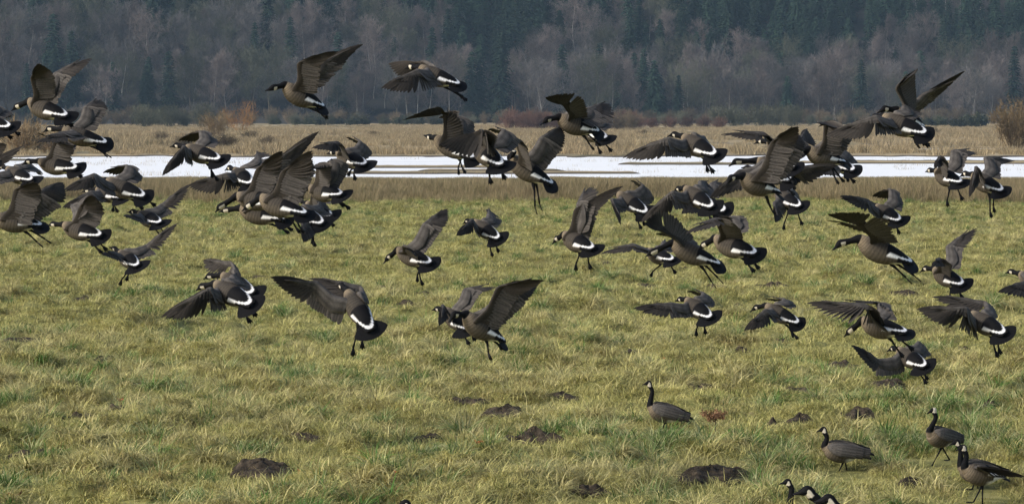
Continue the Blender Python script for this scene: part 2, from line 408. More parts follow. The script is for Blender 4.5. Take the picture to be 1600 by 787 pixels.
# long flopped clumps gather where the hummocks are
for (n, y0, y1, a, b) in ((10000, 32, 60, 0.7, 1.25), (11000, 60, 150, 0.8, 1.3)):
    x, y = rand_field(n, y0, y1); t = vnoise(x / 0.75, y / 0.75, 3) + 0.5 * vnoise(x / 3, y / 3, 12)
    ok = off_moles(x, y) & (t + 1.3 * (vnoise(x / 4.5, y / 4.5, 41) - .5) > 0.80) & off_moles(x, y, tall=True) & (strip_mask(x, y, POOLS, 1.0) < 0.2); x, y = x[ok], y[ok]
    add_tufts(x, y, rg.integers(5, 9, len(x)), a, b)
for (n, y0, y1) in ((6000, 32, 60), (8000, 60, 150)):
    x, y = rand_field(n, y0, y1); t = vnoise(x / 1.6, y / 1.6, 13); ok = off_moles(x, y) & (t > 0.62) & off_moles(x, y, tall=True) & (strip_mask(x, y, POOLS, 1.0) < 0.2); x, y = x[ok], y[ok]
    add_tufts(x, y, rg.integers(9, 12, len(x)), 0.7, 1.25)
for (n, y0, y1) in ((3600, 32, 60), (5000, 60, 150)):
    x, y = rand_field(n, y0, y1); t = vnoise(x / 1.3, y / 1.3, 14) + 0.4 * vnoise(x / 6, y / 6, 15); ok = off_moles(x, y) & (t > 0.96) & off_moles(x, y, tall=True) & (strip_mask(x, y, POOLS, 1.0) < 0.2); x, y = x[ok], y[ok]
    add_tufts(x, y, rg.integers(12, 15, len(x)), 0.6, 1.15)
for (n, y0, y1, a_, b_) in ((2400, 32, 60, .55, 1.15), (5200, 60, 150, .6, 1.3)):
    x, y = rand_field(n, y0, y1); t = vnoise(x / 2.4, y / 2.4, 16); ok = off_moles(x, y) & (t + 1.1 * (vnoise(x / 4.5, y / 4.5, 41) - .5) > 0.42) & off_moles(x, y, tall=True) & (strip_mask(x, y, POOLS, 1.0) < 0.2); x, y = x[ok], y[ok]
    add_tufts(x, y, np.where(rg.uniform(size=len(x)) < .25, 18, rg.integers(15, 18, len(x))), a_, b_)
for (px, py, n, r_) in ((455, 590, 9, .35), (880, 690, 8, .3), (1010, 705, 12, .5), (1070, 705, 12, .5), (1190, 712, 8, .4), (700, 718, 10, .5), (640, 770, 5, .4), (255, 470, 8, .6),
                        (300, 468, 8, .6), (1310, 455, 10, .6), (1465, 455, 8, .4), (10, 770, 10, .3), (1215, 520, 5, .3), (330, 500, 6, .4), (1230, 610, 5, .4), (1480, 640, 8, .7),
                        (370, 710, 6, .3), (40, 590, 8, .6), (60, 560, 5, .5), (1390, 700, 6, .4), (120, 610, 8, .6), (820, 500, 5, .5), (860, 440, 6, .6)):
    g = ground_at(px, py); x = g[0] + rg.normal(0, r_, n); y = g[1] + rg.normal(0, r_, n)
    add_tufts(x, y, rg.integers(12, 15, n), 0.8, 1.3)
grass = scatter('grass', allv, np.concatenate(Ps), np.concatenate(rz), np.concatenate(sc_), np.concatenate(ix), np.concatenate(tl))
tag(grass, 'matted green and straw coloured meadow grass covering the near field', 'grass', kind='stuff')
# reed bank in front of the water
rd = [blades_mesh('t', 80, 0.30, 0.55, 1.15, 0.020, 0.25, 0.5, M['reed'], 80 + k) for k in range(4)]
x, y = rand_field(21000, 144, 197, 1.15, 4)
edge = 147 + 11 * (vnoise(x / 7, y * 0, 21) - .5) + 4 * (vnoise(x / 1.5, y * 0, 22) - .5) - 3 * (rg.uniform(size=len(x)) > .9)
ok = (y > edge) & (strip_mask(x, y, POOLS, 1.0) < 0.4); x, y = x[ok], y[ok]
hs = 0.65 + 0.5 * vnoise(x / 5, y / 5, 23) + 0.15 * rg.uniform(size=len(x))
ppm = F / y; top = np.clip((172 + CAMH * ppm - 279 + 5 * vnoise(x / 3, y / 9, 27)) / ppm / 1.05, 0.10, 1.15)
hs = np.minimum(hs, top) * (.35 + .65 * sstep(0, 7, y - edge[ok]))
P = np.stack([x, y, height(x, y)], 1)
reeds = scatter('reeds', rd, P, rg.uniform(0, 6.28, len(x)), hs, rg.integers(0, 4, len(x)))
tag(reeds, 'band of tan and olive rushes between field and water', 'rushes', kind='stuff')
fg = [blades_mesh('t', 70, 0.9, 0.5, 1.1, 0.045, 0.5, 0.9, M['far_grass'], 90 + k) for k in range(4)]
x, y = rand_field(26000, 300, 860, 1.12, 5)
tn = vnoise(x / 16, y / 40, 24); ok = (strip_mask(x, y, POOLS, 1.0) < 0.15) & (tn + rg.uniform(-.2, .2, len(x)) > 0.36); x, y = x[ok], y[ok]
P = np.stack([x, y, height(x, y)], 1)
fo = scatter('marsh_grass', fg, P, rg.uniform(0, 6.28, len(x)), (0.6 + 0.9 * vnoise(x / 9, y / 25, 25) ** 1.5) * (1 - .5 * sstep(450, 800, y)) * rg.uniform(.8, 1.2, len(x)), rg.integers(0, 4, len(x)))
tag(fo, 'pale straw coloured marsh grass beyond the flood water', 'marsh grass', kind='stuff')
# sparse stems standing in the flood water
x, y = rand_field(2600, 196, 315, 1.1, 4); m_ = strip_mask(x, y, POOLS, 1.0); b_ = strip_mask(x, y, BARS, 0.8)
ok = (vnoise(x / 12, y / 5, 26) > 0.66) | (b_ > 0.2); x, y = x[ok], y[ok]
P = np.stack([x, y, np.full(len(x), -0.18)], 1)
st = scatter('water_stems', [blades_mesh('t', 9, 0.6, 0.15, 0.5, 0.02, 0.3, 0.6, M['reed'], 99)], P, rg.uniform(0, 6.28, len(x)), rg.uniform(.5, 1.2, len(x)), np.zeros(len(x)))
tag(st, 'scattered thin dead stems poking out of the flood water', 'stems', kind='stuff')

# ------------------------------------------------------------------ molehills
for k, ((px, py, wpx, hpx, lab), (mx, my, r, _)) in enumerate(zip(MOLES, MOLE_W)):
    rr = np.random.default_rng(200 + k); nR, nA = 18, 64; hgt = min(0.15, .42 * hpx / (F / my) + .02)
    z0 = float(height(np.array([mx]), np.array([my]))[0])
    crumb = 1.3 if ('crumb' in lab or 'black' in lab) else 0.9
    Vm = [(0, 0, hgt)]; ph = rr.uniform(0, 6.28)
    for a in range(1, nR + 1):
        for b in range(nA):
            t = a / nR; an = 2 * math.pi * b / nA
            ro = r * t * (1 + 0.20 * math.sin(2 * an + ph) + 0.14 * math.sin(5 * an + 2 * ph) + .08 * math.sin(9 * an))
            x = ro * math.cos(an); yv = ro * math.sin(an) * 1.05
            zz = hgt * (1 - t ** 3.2) * (.75 + .5 * (float(vnoise(math.cos(an) * 1.6 + k * 3, math.sin(an) * 1.6, 33)))) - 0.10 * (t > 0.97)
            zz += (float(vnoise(x / 0.09 + k * 9, yv / 0.09, 31)) - .5) * 0.09 * crumb * (1 - t ** 3) + (float(vnoise(x / .22 + k * 5, yv / .22, 32)) - .5) * 0.10 * (1 - t ** 3)
            Vm.append((x, yv, zz))
    Fm = [[0, 1 + b, 1 + (b + 1) % nA] for b in range(nA)]
    for a in range(nR - 1):
        for b in range(nA):
            q = 1 + a * nA; Fm.append([q + b, q + nA + b, q + nA + (b + 1) % nA, q + (b + 1) % nA])
    o = mesh_obj('molehill', Vm, Fm, M['earth'], smooth=False); o.location = (mx, my, z0)
    tag(o, lab, 'molehill', 'molehills scattered over the field')

# ------------------------------------------------------------------ trees and bushes
def tube_into(Vs, Fs, p0, p1, r0, r1, n=5):
    d = nrm(p1 - p0); a = nrm(np.cross(d, [0.31, 0.2, 1.0] if abs(d[2]) < .9 else [1, .1, 0])); b = np.cross(d, a); k = len(Vs)
    for p, r in ((p0, r0), (p1, r1)):
        for q in range(n):
            t = 2 * math.pi * q / n; Vs.append(p + (a * math.cos(t) + b * math.sin(t)) * r)
    for q in range(n): Fs.append([k + q, k + (q + 1) % n, k + n + (q + 1) % n, k + n + q])
def sliver(Vs, Fs, p, d, L, wd, r):
    sd_ = nrm(np.cross(d, r.normal(size=3))) * wd * .5; k = len(Vs)
    Vs += [p - sd_, p + sd_, p + d * L]; Fs.append([k, k + 1, k + 2])
def bare_tree_mesh(seed, h, crown_w, ntw):
    r = np.random.default_rng(seed); TV, TF, CV, CF = [], [], [], []
    p = np.array([0, 0, -1.0]); d = np.array([0, 0, 1.0]); rad = 0.26; pts = [(p, rad)]
    nseg = 7
    for q in range(nseg):
        d = nrm(d + np.array([*r.normal(0, .07, 2), 0.25])); p2 = p + d * (h * 0.8 / nseg); r2 = rad * .82
        tube_into(TV, TF, p, p2, rad, r2, 6); p, rad = p2, r2; pts.append((p, rad))
    tips = []
    def branch(p, d, L, rad, lev):
        n = 3
        for q in range(n):
            d = nrm(d + r.normal(0, .14, 3) + np.array([0, 0, .12])); p2 = p + d * L / n
            tube_into(CV, CF, p, p2, rad, rad * .75, 4); rad *= .75; p = p2
            tips.append((p.copy(), d.copy()))
            if lev < 2:
                for _ in range(2): branch(p, nrm(d + r.normal(0, .55, 3)), L * .55, rad * .6, lev + 1)
    for q in range(2, nseg + 1):
        pp, rr_ = pts[q]
        for _ in range(3):
            a = r.uniform(0, 6.28); el = r.uniform(.5, 1.1)
            t = (q - 2) / (nseg - 2); L = crown_w * .5 * (0.65 + .5 * math.sin(math.pi * min(1, t * .8 + .15)))
            branch(pp, np.array([math.cos(a) * math.cos(el), math.sin(a) * math.cos(el), math.sin(el)]), L, rr_ * .45, 0)
    tips = tips[::max(1, len(tips) // 1100)]
    per = max(1, ntw // len(tips))
    for (tp, td) in tips:
        for _ in range(per):
            dd = nrm(td * .8 + r.normal(0, .7, 3) + np.array([0, 0, .4])); sliver(CV, CF, tp + r.normal(0, .25, 3), dd, r.uniform(.6, 1.7), .075, r)
    return (np.array(TV), TF), (np.array(CV), CF)
def conifer_mesh(seed, h, wd):
    r = np.random.default_rng(seed); TV, TF, CV, CF = [], [], [], []
    tube_into(TV, TF, np.array([0, 0, -1.]), np.array([0, 0, h]), .32, .05, 6)
    z = h * .10
    while z < h * .985:
        t = 1 - z / h; R = wd * .5 * (t ** .62) * r.uniform(.6, 1.2) + .25; nb = int(7 + 7 * t)
        a0 = r.uniform(0, 6.28)
        for q in range(nb):
            a = a0 + 6.28 * q / nb + r.normal(0, .2); Rb = R * r.uniform(.6, 1.15); dd = np.array([math.cos(a), math.sin(a), 0]); sdv = np.array([-dd[1], dd[0], 0])
            for m in range(7):
                f = (m + .6) / 7; p = np.array([0, 0, z]) + dd * Rb * f + np.array([0, 0, -0.28 * Rb * f * f + r.normal(0, .1)])
                w_ = (.75 * (1 - f) + .35) * min(1, Rb / 1.5)
                k = len(CV)
                CV += [p - sdv * w_ + [0, 0, -.35 * r.uniform()], p + dd * .55 + [0, 0, -.2], p + sdv * w_ + [0, 0, -.35 * r.uniform()], p - dd * .3 + [0, 0, .22]]
                CF.append([k, k + 1, k + 3]); CF.append([k + 1, k + 2, k + 3])
        z += h * .022 * r.uniform(.7, 1.5) + .18
    z = h * .99; sliver(CV, CF, np.array([0, 0, h * .97]), np.array([0, 0, 1.]), 1.0, .2, r)
    return (np.array(TV), TF), (np.array(CV), CF)
def as_mesh(nm, vf, mat):
    me = bpy.data.meshes.new(nm); me.from_pydata(vf[0].tolist(), [], vf[1]); me.materials.append(mat); me.update(); return me
protos = {}
TINT = ['reddish grey', 'grey brown', 'reddish grey', 'grey brown', 'olive grey', 'reddish grey', 'grey brown', 'olive grey', 'reddish grey']
for k in range(9):
    t, c = bare_tree_mesh(300 + k, 17 + (k % 3) * 2.5, 10.5 + (k % 4) * 1.5, 5600)
    protos[('bare', k)] = (as_mesh('trunk', t, M['bark_pale'] if k % 3 != 1 else M['bark_dark']), as_mesh('crown', c, M[{'reddish grey': 'twig_mauve', 'grey brown': 'twig_grey', 'olive grey': 'twig_olive'}[TINT[k]]]))
for k in range(6):
    t, c = conifer_mesh(400 + k, 20 + (k % 3) * 4, 8.5 + (k % 2) * 3.0)
    protos[('con', k)] = (as_mesh('trunk', t, M['bark_dark']), as_mesh('crown', c, M['needle']))
rt = np.random.default_rng(77)
def place_tree(kind, k, x, y, sc, label, group):
    z = float(hill_z(np.array(x), np.array(y))) - .4
    root = thing('bare_tree' if kind == 'bare' else 'conifer_tree', (x, y, z), label, 'tree', group)
    root.rotation_euler.z = rt.uniform(0, 6.28); root.scale = (sc, sc, sc * rt.uniform(.92, 1.1))
    for nm, me in zip(('trunk', 'crown'), protos[(kind, k)]):
        o = bpy.data.objects.new(nm, me); C.objects.link(o); o.parent = root
def side_of(x, y):
    f = x / (0.1765 * y)
    return 'left' if f < -1 / 3 else ('right' if f > 1 / 3 else 'centre')
# positions on a jittered grid so that crowns stand shoulder to shoulder; kind from a map of stands
cnt = {'bare': 0, 'con': 0}
rows = [1004, 1016, 1029, 1043, 1057, 1071, 1085, 1099, 1113, 1127, 1143, 1160]
for ri, yr in enumerate(rows):
    hw = .1765 * yr * 1.09
    n = 50 if ri < 3 else 47
    for c_ in range(n):
        x = -hw + 2 * hw * (c_ + .5 + rt.uniform(-.4, .4)) / n; y = yr + rt.uniform(-6, 6)
        stand = float(vnoise(x / 26 + 3.3, y / 28, 61)); up = ri / (len(rows) - 1)
        pc = 0.05 + (stand > .62) * .5 + sstep(.30, .68, np.array(up)) * .92
        kind = 'con' if rt.uniform() < pc else 'bare'
        if cnt[kind] >= 298: kind = 'con' if kind == 'bare' else 'bare'
        if cnt[kind] >= 298: continue
        cnt[kind] += 1
        lv = 'low on' if ri < 3 else ('halfway up' if ri < 8 else 'high on')
        sd_ = {0: 'far left', 1: 'left of the middle', 2: 'in the middle', 3: 'right of the middle', 4: 'far right'}[min(4, max(0, int((x / (.1765 * yr) + 1) * 2.5)))]
        if kind == 'bare':
            k = int(rt.integers(0, 9)); tint = TINT[k]
            lab = 'bare %s tree with %s trunk %s the hill, %s' % (tint, 'dark' if k % 3 == 1 else 'pale', lv, sd_); sc_t = rt.uniform(.72, 1.12)
        else:
            k = int(rt.integers(0, 6)); sc_t = rt.uniform(.72, 1.12); tall = sc_t * (20 + (k % 3) * 4) > 22
            lab = '%s dark %s conifer %s the hill, %s' % ('tall' if tall else 'short', 'broad' if k % 2 else 'slim', lv, sd_)
        place_tree(kind, k, x, y, sc_t, lab, lab.replace('conifer', 'conifers').replace(' tree ', ' trees '))

# the rest of the wood, beyond the trees that show as individuals: one mass
wv_ = []
for (kind, k), (tm, cm) in protos.items():
    if kind == 'bare' or k < 6: wv_.append(bpy.data.objects.new('w', cm))
xs_, ys_, id_ = [], [], []
for yr in list(range(1010, 1300, 15)):
    hw = .1765 * yr
    for x in np.arange(-640, 640, 8.5):
        inside = abs(x) < hw * 1.09
        if inside and (yr < 1040 or rt.uniform() < .45): continue
        up = (yr - 1000) / 160; xs_.append(x + rt.uniform(-4, 4)); ys_.append(yr + rt.uniform(-7, 7))
        id_.append(int(rt.integers(9, 15)) if rt.uniform() < .1 + sstep(.30, .68, np.array(up)) * .85 else int(rt.integers(0, 9)))
xs_, ys_ = np.array(xs_), np.array(ys_)
wd = scatter('woodland', wv_, np.stack([xs_, ys_, hill_z(xs_, ys_) - .6], 1), rt.uniform(0, 6.28, len(xs_)), rt.uniform(.6, 1.0, len(xs_)), np.array(id_))
tag(wd, 'mass of mixed winter woodland filling the hill behind the nearer trees', 'woodland', kind='stuff')

def bush_mesh(seed, h, wd, mat, dense=1.0, leafy=False, fine=False):
    r = np.random.default_rng(seed); Vs, Fs = [], []
    for k in range(int(46 * dense)):
        a = r.uniform(0, 6.28); rad = r.uniform(0, .35) * wd * .5; p = np.array([rad * math.cos(a), rad * math.sin(a), -.2])
        la = a + r.normal(0, .6); sp = r.uniform(.1, 1) * math.atan2(wd * .55, h); d = np.array([math.cos(la) * math.sin(sp), math.sin(la) * math.sin(sp), math.cos(sp)])
        L = h * r.uniform(.65, 1.05) * (1 - .25 * sp); rr_ = .05 if not fine else .03
        for q in range(4):
            d = nrm(d + r.normal(0, .09, 3)); p2 = p + d * L / 4
            tube_into(Vs, Fs, p, p2, rr_, rr_ * .7, 3); rr_ *= .7; p = p2
            if q == 0: continue
            for _ in range(int(14 * dense) if not fine else 9):
                dd = nrm(d + r.normal(0, .6, 3)) if not leafy else nrm(r.normal(0, 1, 3))
                sliver(Vs, Fs, p + r.normal(0, .3, 3) * min(1, h / 4), dd, (r.uniform(.5, 1.3) * h / 5) if not leafy else .35, (.045 if fine else .06) if not leafy else .28, r)
    return as_mesh('bush', (np.array(Vs), Fs), mat)
bm = {}
for nm, mat, h, wd, leafy in (('grey', 'bush_grey', 5.5, 8, False), ('brown', 'bush_brown', 5.0, 7, False), ('red', 'bush_red', 3.6, 7, False), ('green', 'bush_green', 3.0, 8, True), ('olive', 'twig_olive', 4.5, 7, False)):
    for v in range(2): bm[(nm, v)] = bush_mesh(500 + v + len(nm) * 7, h, wd, M[mat], leafy=leafy)
def put_bush(me, px, py, sc, label, group=None, name='bush', sx=1.0):
    g = ground_at(px, py); o = bpy.data.objects.new(name, me); C.objects.link(o); o.location = (g[0], g[1], 0)
    o.rotation_euler.z = rt.uniform(0, 6.28); o.scale = (sc * sx, sc * sx, sc); tag(o, label, 'bush', group)
KL = {'grey': 'misty grey leafless bush', 'brown': 'brown leafless bush', 'red': 'reddish brown leafless bush', 'green': 'low dark green bush', 'olive': 'olive brown scrubby bush'}
# (colour, x from, x to, base row, spacing px, scale)
for (kn, x0, x1, py, stp, sc, where) in (
    ('grey', -40, 1640, 192.6, 27, 1.25, 'under the trees at the hill foot'),
    ('brown', -30, 1630, 194.2, 30, 1.0, 'in the rough brush line between marsh and wood'),
    ('olive', -45, 1640, 195.6, 34, .85, 'in low scrub at the marsh edge'),
    ('olive', 225, 345, 199, 24, 1.35, 'behind the pale marsh on the left, near the orange willow'),
    ('brown', 160, 250, 196, 26, 1.1, 'behind the pale marsh, far left'),
    ('green', 430, 700, 195.5, 26, .95, 'in the low hedge beyond the marsh, left of the middle'),
    ('red', 800, 1000, 203, 20, 1.2, 'in the hedge beyond the marsh, right of the middle'),
    ('brown', 905, 1010, 205, 26, 1.0, 'in front of the reddish hedge, right of the middle'),
    ('red', 1000, 1150, 200, 24, 1.05, 'in the thinner right end of the reddish hedge'),
    ('olive', 1120, 1260, 198, 30, 1.3, 'beyond the marsh behind the crossing geese'),
    ('green', 1420, 1540, 198, 26, 1.2, 'in the low hedge at the right edge of the marsh'),
    ('brown', 1290, 1400, 196, 30, .9, 'behind the two uppermost geese on the right')):
    x = x0; v = 0
    while x < x1:
        zn = '' if x1 - x0 < 1000 else ', ' + ('far left', 'left of the middle', 'in the middle', 'right of the middle', 'far right')[min(4, max(0, int(x / 320)))]
        put_bush(bm[(kn, v % 2)], x, py + rt.uniform(-.8, .8), sc * rt.uniform(.75, 1.2), KL[kn] + ' ' + where + zn, KL[kn] + 'es ' + where + zn, kn + '_bush' if kn in ('green',) else 'bare_bush'); x += stp * rt.uniform(.7, 1.3); v += 1
put_bush(bush_mesh(601, 6.0, 9.5, M['bush_orange'], 0.7, fine=True), 377, 208, 1.15, 'bright orange leafless willow bush beyond the water on the left', name='willow_bush')
for q_, (bx, by, bs) in enumerate(((250, 222, .32), (286, 232, .36), (322, 226, .42), (352, 233, .38), (392, 222, .34), (418, 229, .30), (585, 214, .22), (1005, 214, .26), (1335, 222, .25), (1460, 212, .3))):
    put_bush(bm[('brown', q_ % 2)], bx, by, bs, ['small brown weed clump at the left end of the marsh brush', 'brown weed clump at the far bank above the left goose', 'brown brush clump left below the orange willow', 'brown brush clump on the bank right under the orange willow', 'brown weed clump right of the orange willow', 'last small brown clump right of the willow on the bank', 'tiny brown clump in the pale marsh left of the centre', 'small brown clump in the pale marsh below the reddish hedge', 'small brown clump in the pale marsh below the highest right geese', 'small brown clump in the marsh left of the large round bush'][q_], name='bare_bush', sx=1.5)
put_bush(bush_mesh(602, 4.2, 6, M['bush_warm'], 0.9), 338, 214, 1.1, 'thin brown bush at the foot of the orange willow', name='bare_bush')
put_bush(bush_mesh(603, 5.4, 7.5, M['bush_warm'], 1.2), 1588, 236, 1.05, 'large rounded brown bush at the right edge beyond the water', name='bare_bush')
put_bush(bush_mesh(604, 3.4, 6.5, M['bush_warm'], 1.2), 38, 240, 1.1, 'tall brown weeds standing at the left edge beyond the water', name='bare_bush')
put_bush(bush_mesh(605, 2.6, 6, M['bush_warm'], 1.0), 84, 239, 1.0, 'lower brown weeds behind the three geese at the left', name='bare_bush')
# rusty dock plant by the lone goose
r_ = np.random.default_rng(9); g = ground_at(1117, 690); z0 = float(height(g[0:1], g[1:2])[0]); Vs, Fs = [], []
dk = thing('dock_plant', (g[0], g[1], z0), 'dead rusty dock plant with bushy seed heads right of the lone standing goose', 'plant')
tube_into(Vs, Fs, np.array([0, 0, -.02]), np.array([.01, 0, .26]), .008, .006, 5)
SV, SF = [], []
for q in range(12):
    a = r_.uniform(0, 6.28); d = nrm(np.array([math.cos(a) * 1.1, math.sin(a) * 1.1, r_.uniform(.25, .9)])); L = r_.uniform(.10, .26)
    tube_into(Vs, Fs, np.array([0, 0, .2 + .05 * r_.uniform()]), np.array([0, 0, .22]) + d * L, .005, .003, 4)
    for m in range(60): sliver(SV, SF, np.array([0, 0, .22]) + d * L * r_.uniform(.4, 1.1) + r_.normal(0, .02, 3), nrm(r_.normal(size=3)), .03, .02, r_)
mesh_obj('stem', Vs, Fs, M['bush_brown'], dk); mesh_obj('seed_heads', SV, SF, M['dock'], dk)
for (px, py, sz, lab) in ((470, 750, .09, 'orange dead leaf beside the broad bare earth patch'), (22, 782, .11, 'rusty dead leaf in the lower left corner grass'), (188, 628, .08, 'curled orange leaf above the little crumbly molehill'),
                          (1036, 569, .06, 'small red leaf in the grass above the lone standing goose'), (618, 780, .06, 'thin red leaf beside the goose crown at the bottom edge'), (748, 716, .07, 'pale orange leaf left of the smooth molehill')):
    g = ground_at(px, py); z0 = float(height(g[0:1], g[1:2])[0]) + .07; Vl, Fl = [], []
    for a in range(7):
        for b in range(5):
            uu = a / 6 * 2 - 1; vv = b / 4 * 2 - 1; wv_ = max(.05, 1 - abs(uu) ** 1.8) * .45
            Vl.append((uu * sz, vv * wv_ * sz, .35 * sz * (uu * uu + vv * vv * .6) + .3 * sz * math.sin(3 * uu)))
    for a in range(6):
        for b in range(4): k = a * 5 + b; Fl.append([k, k + 1, k + 6, k + 5])
    o = mesh_obj('dead_leaf', Vl, Fl, M['leaf'], smooth=True); o.location = (g[0], g[1], z0); o.rotation_euler = (.5, .3, px); tag(o, lab, 'leaf')
    sm = o.modifiers.new('thickness', 'SOLIDIFY'); sm.thickness = .003
# ------------------------------------------------------------------ geese
BODY_L, NECK_L, HEAD_L, ARM_L, HAND_L, CHORD = 0.62, 0.19, 0.100, 0.30, 0.46, 0.27
def catmull(P, sub):
    P = np.asarray(P, float); Q = np.vstack([2 * P[0] - P[1], P, 2 * P[-1] - P[-2]]); out = []
    for i in range(1, len(Q) - 2):
        for k in range(sub):
            t = k / sub; a, b, c, d = Q[i - 1], Q[i], Q[i + 1], Q[i + 2]
            out.append(.5 * ((2 * b) + (c - a) * t + (2 * a - 5 * b + 4 * c - d) * t * t + (3 * b - a - 3 * c + d) * t ** 3))
    out.append(P[-1]); return np.array(out)
def lerp(a, b, t): return a + (b - a) * t
COLS = dict(black=(.006, .006, .007), cheek=(.62, .57, .47), breast=(.215, .172, .118), flank=(.086, .073, .056), back=(.052, .045, .037), vent=(.66, .64, .54),
            white=(.86, .86, .86), cov=(.084, .077, .071), covedge=(.150, .137, .124), under=(.038, .032, .025), sec=(.050, .045, .041), secedge=(.12, .108, .096), prim=(.018, .016, .014), primedge=(.045, .039, .034))
COLS = {k: np.array(v) for k, v in COLS.items()}
class GM:
    def __init__(s): s.V, s.F, s.C = [], [], []
    def grid(s, P, Cc, closed=False, cap=False):
        n, m = len(P), len(P[0]); k = len(s.V)
        for r, c in zip(P, Cc): s.V.extend(r); s.C.extend(c)
        for i in range(n - 1):
            for j in range(m if closed else m - 1):
                j2 = (j + 1) % m; s.F.append([k + i * m + j, k + i * m + j2, k + (i + 1) * m + j2, k + (i + 1) * m + j])
        if cap and closed:
            s.F.append([k + j for j in range(m)][::-1]); s.F.append([k + (n - 1) * m + j for j in range(m)])
    def blade(s, root, d, wd, L, w_, n, col, edge, bend=0.03, st=(0, .3, .6, .85, 1.0), prof=(.55, 1., .95, .62, .12)):
        P, Cc = [], []
        for t, f in zip(st, prof):
            c = root + d * L * t - n * bend * t * t; h = wd * (w_ * .5 * f)
            P.append([c - h, c + n * .004, c + h]); Cc.append([edge * .8, col, edge])
        s.grid(P, Cc)
    def tube(s, pts, rad, col, n=7, flat=1.0):
        P, Cc = [], []; prev = None
        for i, p in enumerate(pts):
            T = nrm(pts[min(i + 1, len(pts) - 1)] - pts[max(i - 1, 0)])
            a = nrm(np.cross(T, [1, .2, .1]) if prev is None else prev - T * np.dot(prev, T)); b = np.cross(T, a); prev = a
            P.append([p + (a * math.cos(2 * math.pi * j / n) + b * math.sin(2 * math.pi * j / n) * flat) * rad[i] for j in range(n)]); Cc.append([col] * n)
        s.grid(P, Cc, closed=True, cap=True)
def depth_of(a, b, s_, L, sg, mx=9):
    d2 = math.hypot(b[0] - a[0], b[1] - a[1]) / s_
    return sg * min(mx, math.sqrt(max(0.0, L * L - d2 * d2)))
def pix_of(P):
    v = P - CAM; z = v @ VF; return (800 + F * (v @ VX) / z, 393.5 - F * (v @ VU) / z)

